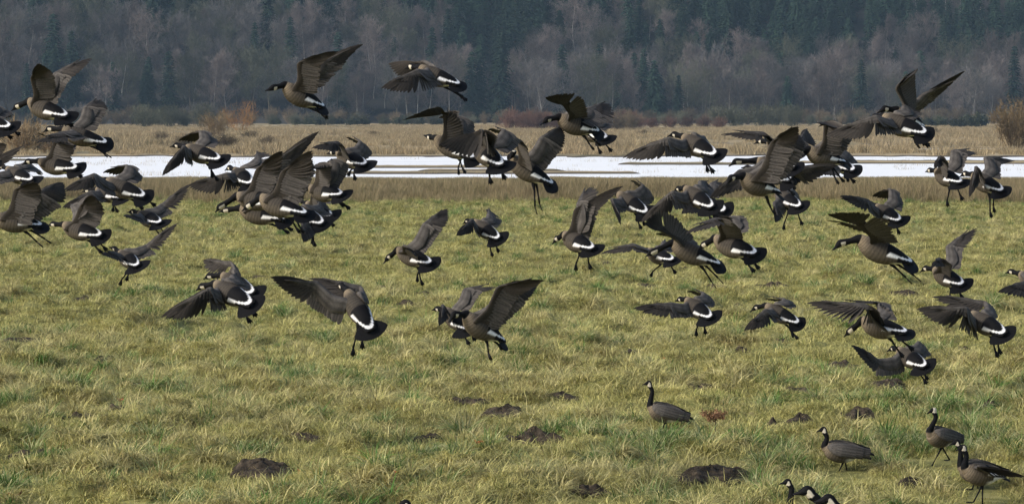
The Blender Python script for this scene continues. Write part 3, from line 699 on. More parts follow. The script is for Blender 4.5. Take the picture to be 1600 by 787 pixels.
def wing(g, S, f, u, side, spec, s_, D, k, flock_r, spread=1.0):
    """spec: W, T, Cpt pixels (+ optional depth signs for wrist, tip)"""
    W, T, Cp = spec[:3]; sw = spec[3] if len(spec) > 3 else (-1 if side > 0 else 1); stp = spec[4] if len(spec) > 4 else sw
    Sp = pix_of(S); dS = (S - CAM) @ VF
    dW = dS + depth_of(Sp, W, s_, ARM_L * k, sw, .26); Wp = unproj(W, dW)
    dT = dW + depth_of(W, T, s_, HAND_L * k, stp, .40); Tp = unproj(T, dT)
    d2 = math.hypot(Cp[0] - Sp[0], Cp[1] - Sp[1]) / s_; ch = CHORD * k
    q = math.sqrt(max(0, (ch) ** 2 - d2 * d2))
    cands = [unproj(Cp, dS + q * e) - S for e in (1, -1)]
    c = max(cands, key=lambda v: nrm(v) @ (-f))
    span = nrm(Wp - S); cl = min(max(np.linalg.norm(c), ch * .8), ch * 1.35); c = nrm(c)
    c = nrm(c - span * (c @ span) * .6); hand = Tp - Wp; hl = np.linalg.norm(hand); hd = nrm(hand)
    n1 = nrm(np.cross(span, c)) * side; nh = np.cross(hd, c) * side
    nh = nrm(nh) if np.linalg.norm(nh) > .15 else n1
    if nh @ n1 < 0: nh = -nh
    Hn = Wp + hd * hl * .30
    def slerp(a_, b_, t_):
        an = math.acos(max(-1, min(1, float(a_ @ b_)))); sn = math.sin(an)
        return nrm((math.sin((1 - t_) * an) * a_ + math.sin(t_ * an) * b_) / sn) if sn > .05 else nrm(lerp(a_, b_, t_))
    ang0 = math.acos(max(-1, min(1, float(c @ hd)))); lim = math.radians(74)
    cw = slerp(c, hd, (ang0 - lim) / ang0) if ang0 > lim else c
    # secondaries and primaries
    ns = 13
    for i in range(ns):
        t = i / (ns - 1); root = lerp(S, Wp, t) + c * .05 * k; L = lerp(cl * .92, cl * .86, t) - .05 * k
        d = slerp(c, cw, t ** 1.5); j = flock_r.normal(0, .02, 3)
        g.blade(root - n1 * (.004 + .0015 * i), nrm(d + j), span, L * (1 + flock_r.normal(0, .025)), .064 * k, n1, COLS['sec'], COLS['secedge'], .02 * k, prof=(.6, 1, 1, .85, .30))
    # primaries: fan from the chord direction to the hand direction
    npn = 10; 
    for i in range(npn):
        t = (i + .6) / (npn - .4); te = t ** 0.52
        d = slerp(cw, hd, te)
        root = lerp(Wp, Hn, t) + d * .03 * k; Lf = lerp(cl * .78, hl * .72, t ** 1.15)
        nn = nrm(lerp(n1, nh, t)); wd = nrm(np.cross(nn, d))
        g.blade(root - nn * (.004 + .002 * i), nrm(d + flock_r.normal(0, .012, 3)), wd, Lf, .082 * k * (1 - .28 * t), nn, COLS['prim'] * (1.25 - .4 * t) + (1 - t) * .012, COLS['primedge'] * (1.3 - .3 * t), .045 * k * spread, prof=(.6, 1, 1, .66, .10))
    # greater coverts, upper and lower
    for i in range(11):
        t = i / 10; root = lerp(S, Wp, t) + c * .03 * k
        g.blade(root + n1 * .010 * k, c, span, cl * .52, .056 * k, n1, COLS['cov'] * .8, COLS['covedge'] * .9, .03 * k)
        g.blade(root - n1 * .012 * k, c, span, cl * .42, .050 * k, n1, COLS['under'], COLS['under'] * 1.5, .0)
    for i in range(7):
        t = (i + .5) / 7; te = t ** 1.1; d = slerp(cw, hd, te); nn = nrm(lerp(n1, nh, t))
        g.blade(lerp(Wp, Hn, t) + nn * .008 * k, d, nrm(np.cross(nn, d)), lerp(cl * .5, hl * .34, t), .045 * k, nn, COLS['prim'] * 1.6, COLS['primedge'] * 1.3, .02 * k)
    # arm: closed airfoil that tapers to the hand
    secs = []
    elb = c * .035 * k
    base = S - span * .05 * k
    pts = [(base, .85), (S, 1.0), (lerp(S, Wp, .3) + elb, 1.05), (lerp(S, Wp, .65) + elb * .6, .95), (lerp(S, Wp, .92), .82), (lerp(Wp, Hn, .15), .70), (lerp(Wp, Hn, .6), .52), (Hn, .36), (lerp(Wp, Tp, .55), .16), (lerp(Wp, Tp, .8), .06)]
    pp = catmull([p for p, _ in pts], 2); zz = np.interp(np.linspace(0, len(pts) - 1, len(pp)), range(len(pts)), [z for _, z in pts])
    P, Cc = [], []
    nrow = len(pp)
    for i, (p, z) in enumerate(zip(pp, zz)):
        t = i / (nrow - 1); nn = nrm(lerp(n1, nh, sstep(.45, .8, np.array(t)))); cc = c if t < .5 else nrm(lerp(c, nrm(c - hd * (c @ hd) + hd * .3), (t - .5) * 2))
        w_ = .150 * k * z; th = .030 * k * z + .003
        prof = [(-.10, .0), (-.03, .75), (.12, 1.0), (.30, .9), (.50, .68), (.72, .42), (1.0, .12), (1.0, -.06), (.6, -.10), (.25, -.45), (.02, -.55), (-.08, -.35)]
        P.append([p + cc * (x * w_) + nn * (y_ * th) for x, y_ in prof])
        bar = 1 + .22 * math.sin(i * 2.2)
        top = [COLS['cov'], COLS['cov'] * 1.15, COLS['covedge'] * .85, COLS['cov'] * .95, COLS['covedge'] * .8, COLS['cov'] * .75, COLS['covedge'] * .75]
        cr = [x * bar * lerp(1.0, .55, t) for x in top] + [COLS['under'] * (1 + .15 * math.sin(i * 1.7))] * 5
        Cc.append(cr)
    g.grid(P, Cc, closed=True, cap=True)

def leg(g, hip, foot, f, u, k, stand=False):
    kn = hip + (foot - hip) * .35 + f * (.0 if stand else -.015)
    g.tube([hip + u * .03 * k, lerp(hip, kn, .5), kn, lerp(kn, foot, .5), foot], [.030 * k, .020 * k, .012 * k, .0085 * k, .011 * k], COLS['black'] * 1.6, 7)
    if stand: d = nrm(np.array([f[0], f[1], 0])); up = np.array([0, 0, 1.])
    else:
        d = nrm(nrm(foot - hip) * .85 - f * .35 + np.array([0, 0, -.25])); up = nrm(f - d * (f @ d))
    sd_ = nrm(np.cross(d, up)); L = .085 * k
    a = foot; top, bot, cc = [], [], []
    # three webbed toes: a scalloped wedge with thickness
    edge = [(.0, -.10), (.55, -.36), (.92, -.46), (.80, -.22), (1.06, 0), (.80, .22), (.92, .46), (.55, .36), (.0, .10)]
    i0 = len(g.V)
    for z in (.006, -.004):
        for (x, y_) in edge: g.V.append(a + d * L * x + sd_ * L * y_ * .8 + up * z * k); g.C.append(COLS['black'] * 1.5)
    n = len(edge); g.F.append([i0 + j for j in range(n)]); g.F.append([i0 + n + j for j in range(n)][::-1])
    for j in range(n): j2 = (j + 1) % n; g.F.append([i0 + j, i0 + n + j, i0 + n + j2, i0 + j2])

def goose(seed, s_, B, H, N, T, sg, L=None, R=None, feet=None, label='', group=None, tc=.75, sp=1.15, k=1.0, folded=False, roll=0.0, hsg=None, stand=False, neckmid=None, far=None, spread=1.0):
    r = np.random.default_rng(seed); g = GM(); D = F / s_
    # body axis: tail is at depth D on average
    dz = depth_of(N, T, s_, BODY_L * k, sg)
    Np = unproj(N, D + dz * .5); Tp = unproj(T, D - dz * .5); A = Tp - Np; k = max(k, .92 * np.linalg.norm(A) / BODY_L); f = -nrm(A)
    Rr = Np + A * .80
    hs = sg if hsg is None else hsg
    dN = (Np - CAM) @ VF
    Hp = unproj(H, dN + depth_of(H, N, s_, NECK_L * k, hs, .12)); Bp = unproj(B, (Hp - CAM) @ VF + depth_of(B, H, s_, HEAD_L * k, hs, .06))
    hb = nrm(Bp - Hp); Bp = Hp + hb * HEAD_L * k * 1.02
    u = np.array([0, -tc, 1.0]); u = nrm(u - f * (u @ f))
    if roll: sdv = np.cross(f, u); u = nrm(u * math.cos(roll) + sdv * math.sin(roll))
    sd_ = np.cross(u, f)                       # the goose's left
    def bp(t, off=0): return lerp(Np, Rr, t) + u * off * k
    nm = lerp(Hp, Np, .58) if neckmid is None else unproj(neckmid, lerp((Hp - CAM) @ VF, dN, .5))
    ctrl = [Bp, Hp + hb * .064 * k, Hp + hb * .034 * k, Hp, lerp(Hp, nm, .38) if neckmid is not None else lerp(Hp, Np, .22), nm, lerp(Hp, Np, .95) if neckmid is None else lerp(nm, Np, .9),
            bp(.09, -.012), bp(.22, -.025), bp(.42, -.03), bp(.62, -.018), bp(.80, 0), bp(.92, .008), bp(1.03, .012), bp(1.10, .012)]
    rw = [.008, .015, .025, .032, .031, .028, .040, .066, .096, .110, .104, .086, .078, .066, .045]
    rh = [.005, .013, .026, .036, .034, .030, .046, .072, .100, .112, .098, .066, .036, .016, .006]
    sub = 7; cp = catmull(ctrl, sub); n = len(cp); code = np.linspace(0, len(ctrl) - 1, n)
    fat = np.interp(code, [6.2, 7.5, 10, 12, 14], [1.0, 1.22, 1.24, 1.18, 1.0]) if stand else 1.0; rws = catmull([[x] for x in rw], sub)[:, 0] * k * fat; rhs = catmull([[x] for x in rh], sub)[:, 0] * k * fat
    tang = np.array([nrm(cp[min(i + 1, n - 1)] - cp[max(i - 1, 0)]) for i in range(n)])
    ups = [None] * n; mid = 9 * sub; up = u
    for i in range(mid, n): up = nrm(up - tang[i] * (up @ tang[i])); ups[i] = up
    up = ups[mid]
    for i in range(mid - 1, -1, -1): up = nrm(up - tang[i] * (up @ tang[i])); ups[i] = up
    NS = 30; P, Cc = [], []
    for i in range(n):
        cd = code[i]; tn = tang[i]; up = ups[i]; side = nrm(np.cross(up, tn)); row, rc = [], []
        for j in range(NS):
            ph = 2 * math.pi * j / NS; a = abs(((math.degrees(ph) + 180) % 360) - 180) / 90.0     # 0 top .. 2 bottom
            bulge = 1.0
            if cd < 1.2: bulge = 1.0 if a < 1 else .8
            row.append(cp[i] + up * math.cos(ph) * rhs[i] * bulge + side * math.sin(ph) * rws[i])
            if cd < 6.15:
                c = COLS['black']
                if cd < 1.1: c = COLS['black'] * 1.6
                if 2.55 + .25 * (2 - a) < cd < 4.05 - .30 * max(0, a - 1) and a > .60: c = COLS['cheek']
            else:
                fr = min(1, max(0, (cd - 6.15) / 2.2)); c = lerp(COLS['breast'], COLS['flank'], fr)
                if a > 1.5: c = lerp(c, COLS['breast'] * .95, min(1, (a - 1.5) * 2) * .6)
                if a < .9: c = lerp(c, COLS['back'], min(1, (.9 - a) * 3) * min(1, max(0, cd - 6.6)))
                c = c * (1 + (.27 * math.sin(cd * 17 + a * 3) if cd < 11 else 0))
                q = (cd - 10) / 4
                if q > -.14:
                    qc = .74 - 1.05 * min(a, .84) ** 2.2
                    vq = .05 if not stand else -.1
                    if a > (1.22 if not stand else .98 + .3 * (q < .15)): c = lerp(c, COLS['vent'] if not stand else COLS['white'] * .9, max(0, min(1, (q - vq) * 6))) if q < .94 else COLS['black']
                    elif a < .92 and abs(q - qc) < .095 + .05 * a: c = COLS['white']
                    elif .66 < a < .92 and -.02 < q < .25: c = COLS['white']
                    elif a < .80 and q < qc: c = COLS['black'] if q > -.10 else c
                    elif q > qc and q > .22: c = COLS['black']
            rc.append(c)
        P.append(row); Cc.append(rc)
    g.grid(P, Cc, closed=True, cap=True)
    # eyes
    for e in (1, -1):
        c0 = Hp + hb * .018 * k + ups[3 * sub] * .010 * k + e * nrm(np.cross(ups[3 * sub], tang[3 * sub])) * .028 * k; i0 = len(g.V)
        for v in ((1, 0, 0), (-1, 0, 0), (0, 1, 0), (0, -1, 0), (0, 0, 1), (0, 0, -1)): g.V.append(c0 + np.array(v) * .0055 * k); g.C.append(COLS['black'] * 2.2)
        for fc in ((0, 2, 4), (2, 1, 4), (1, 3, 4), (3, 0, 4), (2, 0, 5), (1, 2, 5), (3, 1, 5), (0, 3, 5)): g.F.append([i0 + q for q in fc])
    # tail fan of overlapping feathers
    half = math.radians(34 * sp + 8); tb = bp(.84, .002); tl = np.linalg.norm(Tp - tb); td = nrm(Tp - tb + (-u) * .02 * (1 if not stand else 0)); nf = 15
    tside = nrm(np.cross(u, td)); tup = nrm(np.cross(td, tside))
    if tup @ u < 0: tup = -tup
    for i in range(nf):
        t = 2 * i / (nf - 1) - 1; d = nrm(td * math.cos(t * half) + tside * math.sin(t * half)); lft = tl * (1 - .07 * t * t)
        root = tb + tside * t * .035 * k; zoff = tup * (-.001 - .0035 * abs(t)) * k
        g.blade(root + zoff, d, nrm(np.cross(tup, d)), lft, .062 * k, tup, COLS['black'] * 1.1, COLS['black'] * 1.3, .012 * k, prof=(.5, .8, 1.0, .95, .45))
    # wings
    Sb = bp(.20, .045)
    SL, SR = Sb + sd_ * .072 * k, Sb - sd_ * .072 * k
    if folded is not True:
        if L: wing(g, SL, f, u, 1, L, s_, D, k, r, spread)
        if R: wing(g, SR, f, u, -1, R, s_, D, k, r, spread)
    for e, given in ((1, L), (-1, R)):
        if folded and not given:
            pts = [(.06, .062, .02, .020, .018), (.18, .092, .015, .026, .055), (.38, .104, .018, .026, .078), (.60, .098, .026, .024, .076), (.82, .074, .034, .020, .056), (1.0, .042, .040, .013, .034), (1.16, .020, .036, .008, .018), (1.30, .012, .026, .004, .008)]
            arr = catmull(pts, 4); P, Cc = [], []
            for i, (t, so, uo, th, hh) in enumerate(arr):
                c0 = bp(t, uo + .012) + sd_ * e * so * k * 1.28; row, rc = [], []
                for j in range(14):
                    ph = 2 * math.pi * j / 14; lean = .35 * e
                    up2 = nrm(u + sd_ * (-.45 * e)); out = nrm(sd_ * e + u * .45)
                    row.append(c0 + up2 * math.cos(ph) * hh * k * 1.15 + out * math.sin(ph) * th * k)
                    pale = .35 + .3 * math.sin(i * 1.1 + j * 2.6) + .1 * math.sin(j * 1.7); c = lerp(COLS['cov'] * .9, COLS['covedge'] * .95, pale * .75)
                    if t > .98: c = lerp(c, COLS['prim'], min(1, (t - .98) * 8))
                    rc.append(c)
                P.append(row); Cc.append(rc)
            g.grid(P, Cc, closed=True, cap=True)
            up2 = nrm(u + sd_ * (-.45 * e)); out = nrm(sd_ * e + u * .45)
            for row_, (t0, Lb) in enumerate(((.16, .10), (.28, .11), (.42, .12), (.56, .13), (.70, .15), (.84, .17))):
                so = np.interp(t0, [q_[0] for q_ in pts], [q_[1] for q_ in pts]); uo = np.interp(t0, [q_[0] for q_ in pts], [q_[2] for q_ in pts])
                th = np.interp(t0, [q_[0] for q_ in pts], [q_[3] for q_ in pts]); hh = np.interp(t0, [q_[0] for q_ in pts], [q_[4] for q_ in pts])
                for h_ in range(6):
                    ph = .25 + 2.5 * h_ / 5
                    c0 = bp(t0, uo + .012) + sd_ * e * so * k * 1.28 + up2 * math.cos(ph) * hh * k * 1.12 + out * (math.sin(ph) * th + .006) * k
                    nn = nrm(up2 * math.cos(ph) * .8 + out * (math.sin(ph) + .4)); dd = nrm(-f - sd_ * e * (.16 if t0 > .3 else 0) + u * .03)
                    g.blade(c0, dd, nrm(np.cross(nn, dd)), Lb * k, .046 * k, nn, COLS['cov'] * (1.0 - .12 * row_), COLS['covedge'] * (1.25 - .12 * row_), .004 * k, prof=(.5, .9, 1., .9, .5))
    # legs
    belly = bp(.60, -.085)
    for q in range(2):
        e = 1 if q == 0 else -1; hip = belly + sd_ * e * .045 * k
        if feet and q < len(feet) and feet[q] is not None:
            fp = feet[q]
            if stand:
                ft = ground_at(fp[0], fp[1], 0); ft = unproj(fp, (hip - CAM) @ VF)
            else: ft = unproj(fp, (hip - CAM) @ VF)
            hip = bp(.58 if stand else .66, -.09 if stand else -.07) + sd_ * e * .04 * k
            v = ft - hip
            if not stand and np.linalg.norm(v) > .30 * k: ft = hip + nrm(v) * .30 * k
            leg(g, hip, ft, f, u, k, stand)
        else:
            hip = bp(.68, -.06) + sd_ * e * .04 * k
            leg(g, hip, hip + (-f * .13 - u * .10 + r.normal(0, .01, 3)) * k, f, u, k)
    V = np.array(g.V); c0 = bp(.45)
    o = mesh_obj('canada_goose', V - c0, g.F, M['goose'], smooth=True, colors=np.array(g.C)); o.location = c0
    return tag(o, label, 'goose', group)
A = 1   # heading away from the camera
G = [
# s, beak, head, neck base, tail tip, sign, left wing (wrist, tip, inner trailing edge), right wing, feet, label, options
(138,(17,174),(27,166),(46,158),(114,187),A,((49,122),(60,94),(90,150)),((84,116),(137,86),(92,150)),[(105,192),(98,188)],'top left goose with dark near wing straight up above the hedge',{'tc':.55}),
(128,(67,207),(77,201),(98,202),(178,228),A,((94,208),(62,214),(140,214)),((132,168),(155,150),(154,193)),[(165,240),(160,238)],'second goose from the top left, flat black neck and one grey wing raised',{'tc':.55}),
(125,(34,258),(44,252),(62,252),(130,266),A,((86,218),(60,216),(112,248)),((100,222),(76,206),(108,240)),[(120,273),(112,268)],'low goose at left over the water with wings raised and thrown forward',{}),
(125,(-60,182),(-52,180),(-38,184),(25,202),A,((-18,200),(-40,225),(5,205)),((-10,165),(11,176),(0,188)),[(11,211),(23,206)],'goose cut by the left edge, only its white banded tail showing below the top goose',{}),
(120,(-92,248),(-82,246),(-66,248),(-4,262),A,((-30,228),(12,222),(-20,258)),((-38,262),(34,233),(-30,268)),None,'goose outside the left edge with one grey wing tip reaching in',{}),
(115,(-6,264),(3,260),(12,264),(56,286),A,((-12,272),(-45,290),(22,280)),((40,254),(62,266),(36,268)),None,'small goose at the left edge above the big brown one, back turned',{}),
(140,(-44,345),(-34,340),(-8,338),(78,356),A,((24,296),(60,280),(60,338)),((58,300),(99,281),(64,340)),[(58,378),(70,373)],'large brown goose at the left edge with both wings up and feet dangling',{'tc':.35}),
(130,(128,290),(138,287),(166,282),(236,312),A,((146,272),(104,290),(182,306)),((198,259),(166,262),(214,286)),[(216,320),(235,316)],'dark goose with hunched raised wings and a white V, over the left rushes',{}),
(112,(128,300),(136,298),(152,296),(198,312),A,((140,300),(101,318),(168,312)),((175,285),(190,275),(185,300)),[(180,324),(177,322)],'goose half hidden behind the hunched one, pointing a wing down to the left',{}),
(130,(76,352),(83,350),(100,351),(168,372),A,((126,322),(146,300),(156,350)),((112,324),(110,318),(130,345)),[(152,388),(160,384)],'goose with stretched black neck and dark wing up, first row of the grass at left',{}),
(112,(198,332),(208,330),(218,333),(256,352),A,((212,336),(198,332),(232,345)),((252,320),(291,287),(248,342)),None,'small grey goose with one long wing pointing up right over the left grass',{}),
(115,(170,386),(179,388),(188,394),(220,420),A,((176,394),(163,391),(200,408)),((228,384),(271,347),(210,406)),[(190,437),(200,430)],'goose low at left, single wing swept up right, white ring on its round tail',{'sp':1.4,'tc':1.17}),
(128,(265,230),(276,227),(292,230),(352,254),A,((286,228),(257,266),(300,254)),((312,206),(283,212),(330,234)),[(335,274),(330,268)],'goose left of the central cluster, near wing pushed straight down over the water',{}),
(125,(352,266),(359,262),(368,266),(396,292),A,((352,272),(296,286),(378,286)),((398,250),(402,232),(404,262)),None,'grey goose with one long flat wing stretched left above the rushes',{'tc':1.23}),
(145,(337,331),(344,323),(371,306),(450,318),A,((402,264),(440,232),(420,300)),((424,254),(493,209),(440,268)),None,'goose behind the front pair of the cluster with a very long wing up right',{}),
(140,(342,331),(352,328),(376,325),(458,346),A,((410,300),(440,290),(430,330)),((420,296),(450,286),(440,326)),[(442,358),(448,354)],'lowest beak of the cluster, goose with a broad white band and dark tail',{'tc':.55}),
(150,(378,330),(388,322),(408,308),(490,340),A,((441,268),(487,234),(476,314)),((450,262),(480,240),(476,300)),None,'front goose of the cluster with tan breast and wing held upright',{'tc':.35}),
(128,(468,300),(474,296),(485,294),(543,307),A,((496,256),(476,272),(518,290)),((517,249),(512,262),(532,284)),[(530,317),(539,320)],'dark goose with drooping arched wings, right edge of the cluster',{}),
(125,(512,240),(519,238),(528,238),(579,262),A,((526,222),(493,224),(548,246)),((562,222),(548,210),(572,250)),[(553,272),(548,266)],'goose over the water right of the cluster, near wing swept forward, far wing pale',{}),
(112,(462,316),(469,314),(480,318),(524,342),A,((488,302),(510,310),(500,328)),((500,302),(516,308),(512,320)),[(516,348),(508,348)],'small goose low at the right of the cluster with a white crescent and pale wing',{'sp':1.4,'tc':1.17}),
(122,(444,320),(452,322),(462,326),(512,354),A,((470,348),(478,370),(486,348)),((495,322),(502,304),(506,336)),[(490,376),(488,372)],'lowest goose of the cluster, wing hanging, one foot straight down',{'sp':1.4,'tc':1.17}),
(142,(418,141),(427,137),(445,133),(516,174),-.5,((466,98),(524,77),(500,138)),((498,98),(561,70),(505,116)),[(503,178),(497,172)],'highest goose left of centre, tan breast, both wings angled back against the hill',{'tc':.35}),
(132,(634,107),(642,104),(656,106),(728,138),A,((650,110),(602,131),(700,132)),((660,96),(616,102),(690,112)),[(721,151),(716,146)],'goose gliding alone against the hill with flat grey wings and a slim body',{'tc':.35}),
(135,(664,212),(671,214),(681,216),(752,252),A,((694,178),(634,179),(724,206)),((712,182),(690,176),(740,220)),[(722,261),(716,262)],'goose above the water with black fingered wing reaching left, just left of centre',{}),
(150,(722,222),(730,222),(744,224),(790,266),A,((752,203),(690,228),(786,246)),((786,204),(770,196),(800,234)),[(765,276),(784,270)],'goose crossing in front at the centre, broad dark wing spread over its neighbour',{}),
(142,(796,250),(802,238),(798,246),(874,296),-.6,((806,218),(788,206),(836,262)),((846,214),(881,194),(856,262)),[(836,323),(843,318)],'centre goose with brown underwing, grey far wing and long dangling legs',{'tc':.35}),
(140,(846,194),(855,187),(874,183),(946,210),-.4,((882,166),(851,147),(912,192)),((918,170),(952,156),(940,190)),[(921,225),(930,220)],'goose right of centre with cream cheek, dark wing thrown forward over its back',{'tc':.55}),
(118,(890,200),(896,198),(908,198),(954,221),A,((905,182),(880,176),(930,206)),((934,186),(944,176),(946,204)),[(935,232),(950,230)],'goose half hidden just behind the forward winged one, right of centre',{}),
(142,(1044,213),(1054,210),(1068,214),(1126,248),A,((1042,216),(977,239),(1072,242)),((1098,214),(1104,222),(1110,236)),[(1109,261),(1104,258)],'goose over the far water with one grey wing spread flat to the left',{'tc':1.11}),
(138,(1136,262),(1150,252),(1184,251),(1252,264),A,((1152,268),(1116,302),(1182,282)),((1238,262),(1304,258),(1236,268)),None,'goose behind the upright winged one, its grey wings stretched both ways',{}),
(130,(1052,300),(1060,295),(1071,294),(1120,330),A,((1048,300),(1003,340),(1082,325)),((1092,284),(1110,282),(1104,306)),None,'goose with large grey near wing pointing down left, left one of two white crescents',{'sp':1.5,'tc':1.23}),
(122,(1062,312),(1070,310),(1082,306),(1142,334),A,((1085,312),(1070,325),(1112,326)),((1110,288),(1125,278),(1124,308)),None,'goose whose round black tail shows right behind the twin crescent neighbour',{'sp':1.5,'tc':1.23}),
(135,(1180,224),(1188,220),(1202,222),(1248,246),A,((1190,208),(1133,202),(1226,232)),((1248,216),(1264,197),(1254,236)),[(1237,267),(1245,266)],'goose behind the upright wing with a blurred dark wing reaching left',{}),
(148,(1136,287),(1142,278),(1161,275),(1227,306),-.5,((1206,222),(1245,192),(1220,270)),((1214,226),(1248,200),(1226,268)),None,'tan breasted goose right of centre holding one broad barred wing upright',{'tc':.35}),
(125,(1160,262),(1168,262),(1180,264),(1246,284),A,((1200,254),(1220,240),(1214,272)),((1206,250),(1226,236),(1222,268)),None,'goose mostly hidden by the upright barred wing, fanned black tail to the right',{'sp':1.6,'tc':1.29}),
(115,(1196,300),(1203,298),(1213,299),(1256,328),A,((1208,318),(1216,340),(1230,326)),((1238,296),(1248,314),(1244,314)),[(1225,350),(1250,343)],'small goose low under the tan breasted one, wings hanging, round tail',{'sp':1.5,'tc':1.17}),
(135,(1240,238),(1249,236),(1263,234),(1330,258),-.5,((1289,190),(1276,200),(1314,236)),((1302,196),(1296,206),(1320,230)),[(1305,278),(1312,276)],'goose with mustard brown belly and folded up wings right of the blurred wing',{'tc':.35}),
(120,(1262,240),(1270,240),(1285,244),(1343,271),A,((1290,262),(1270,262),(1310,262)),((1318,236),(1330,240),(1330,254)),[(1329,279),(1322,275)],'goose behind the mustard bellied one, ragged black tail further right',{'sp':1.3}),
(145,(1372,176),(1382,170),(1400,172),(1452,206),-.4,((1401,138),(1421,110),(1434,172)),((1444,146),(1506,119),(1442,163)),None,'highest goose on the right with one dark wing vertical, one pale wing angled away',{'tc':.35}),
(148,(1360,184),(1368,182),(1380,182),(1458,214),A,((1366,182),(1295,205),(1412,208)),((1410,168),(1420,160),(1424,186)),[(1443,222),(1438,218)],'goose below the highest right one, long flat wing stretched left across it',{}),
(122,(1448,268),(1453,266),(1463,267),(1508,290),A,((1468,244),(1464,254),(1482,272)),((1487,236),(1523,231),(1502,272)),[(1480,313),(1500,304)],'left goose of the pair over the far right water, wing tip hooked right',{'sp':1.3}),
(125,(1500,276),(1508,271),(1520,273),(1574,304),A,((1524,260),(1517,298),(1542,290)),((1538,246),(1584,244),(1564,282)),[(1547,330),(1552,322)],'right goose of the pair over the far right water, thin black wing tip pointing right',{'sp':1.3}),
(128,(599,412),(607,402),(622,390),(682,416),A,((630,384),(652,392),(652,402)),((662,350),(697,322),(664,396)),[(657,436),(652,430)],'goose alone in midfield, head bent down, one long wing slanting up right',{'sp':1.4}),
(112,(723,350),(730,345),(741,346),(786,378),A,((736,342),(718,362),(752,370)),((762,334),(764,322),(778,356)),[(767,392),(776,386)],'small dark goose just above midfield centre with a wide white U on its tail',{'sp':1.4,'tc':1.23}),
(135,(864,380),(870,373),(882,366),(934,394),A,((899,326),(968,293),(924,366)),((903,318),(916,288),(920,350)),[(900,412),(920,411)],'goose rearing up with a tall dark wing bent over to the right',{'sp':1.2}),
(118,(946,300),(954,300),(966,302),(1018,338),A,((954,312),(972,342),(986,328)),((1004,290),(992,278),(1012,322)),[(998,349),(1004,344)],'brown barred goose behind the rearing one, its wings cupped over the rushes',{'sp':1.3,'tc':1.17}),
(152,(1093,388),(1100,382),(1118,372),(1192,402),A,((1118,342),(1074,354),(1166,376)),((1134,342),(1100,346),(1166,366)),None,'goose with splayed black wing fingers pointing left, grey smooth back',{}),
(138,(1009,401),(1019,394),(1051,379),(1137,420),A,((1036,362),(1003,350),(1090,384)),((1062,366),(1030,358),(1100,384)),[(1112,440),(1122,434)],'goose with arched black neck and grey back, feet stretched down together',{'tc':.35}),
(112,(994,394),(1002,391),(1013,391),(1058,410),A,((988,382),(940,389),(1026,398)),((1034,380),(1040,372),(1044,394)),[(1020,424),(1051,420)],'goose standing on tiptoe behind the arched neck, thin wing stretched left',{}),
(125,(1056,470),(1063,467),(1073,468),(1117,502),A,((1046,474),(996,476),(1078,494)),((1098,458),(1080,449),(1112,480)),[(1088,515),(1101,512)],'goose at right of midfield with spread dark wing level to the left, round tail fanned',{'sp':1.6,'tc':1.29}),
(118,(1172,487),(1181,480),(1197,477),(1256,510),A,((1194,484),(1168,508),(1226,500)),((1224,468),(1196,461),(1240,480)),[(1241,522),(1236,518)],'grey goose skimming low, both wings pushed down, short black neck out',{}),
(118,(1352,318),(1360,318),(1370,322),(1412,350),A,((1354,312),(1319,303),(1376,342)),((1390,296),(1368,300),(1408,332)),[(1384,364),(1402,357)],'dark goose above the long necked one, wing tip pointing up left with a pale spot',{'sp':1.4,'tc':1.17}),
(165,(1303,389),(1313,380),(1343,373),(1438,418),-.3,((1342,352),(1295,327),(1398,388)),((1352,356),(1300,336),(1400,384)),[(1415,433),(1428,430)],'goose with long black neck and tan breast, dark narrow wing thrown up left',{'tc':.35}),
(130,(1439,424),(1446,419),(1460,420),(1512,450),A,((1466,404),(1460,408),(1484,424)),((1479,386),(1521,352),(1496,426)),[(1484,462),(1500,458)],'goose on the right with one straight dark wing raised and spread tail',{'sp':1.4,'tc':1.11}),
(125,(1573,426),(1580,424),(1594,428),(1650,446),A,((1600,440),(1566,449),(1630,446)),((1612,420),(1600,408),(1636,430)),None,'goose entering at the right edge, only head and grey wing tip in view',{}),
(152,(1319,526),(1328,517),(1348,500),(1428,524),A,((1352,477),(1268,467),(1394,522)),((1370,474),(1300,466),(1400,500)),[(1404,548),(1418,539)],'large goose at lower right, broad dark wing fanned left, head hanging below it',{'tc':.35}),
(130,(1387,548),(1395,544),(1404,546),(1453,578),A,((1372,562),(1340,538),(1410,584)),((1434,534),(1448,548),(1442,560)),None,'lowest flying goose, under the feet of the large one, tail fan toward us',{'sp':1.7,'tc':1.35}),
(148,(1500,490),(1507,490),(1518,490),(1578,528),A,((1508,480),(1440,480),(1534,534)),((1538,472),(1464,458),(1558,506)),[(1555,547),(1560,542)],'goose near the right edge with finger spread dark wing left and ragged tail',{'sp':1.4,'tc':1.23}),
(155,(306,454),(316,447),(337,443),(402,482),A,((326,450),(255,490),(356,484)),((360,432),(372,424),(390,452)),None,'front goose of the overlapping left pair, one huge grey wing low to the left',{'tc':1.29}),
(142,(318,436),(327,431),(348,430),(404,464),A,((345,440),(300,462),(374,456)),((360,410),(314,404),(374,440)),[(380,480),(384,478)],'rear goose of the overlapping left pair, thin far wing pointing back left',{'tc':1.23}),
(158,(528,444),(534,446),(543,455),(586,526),A,((494,440),(433,436),(540,512)),((562,448),(490,430),(572,480)),[(552,543),(566,532)],'big goose left of midfield seen from behind, broad feathered wing fanned up left',{'sp':1.1,'tc':1.47}),
(130,(676,484),(684,482),(696,484),(738,520),A,((690,476),(690,500),(712,504)),((726,452),(773,441),(732,486)),None,'goose facing away behind the rearing one, curved wing up, black fanned tail',{'sp':1.7,'tc':1.29}),
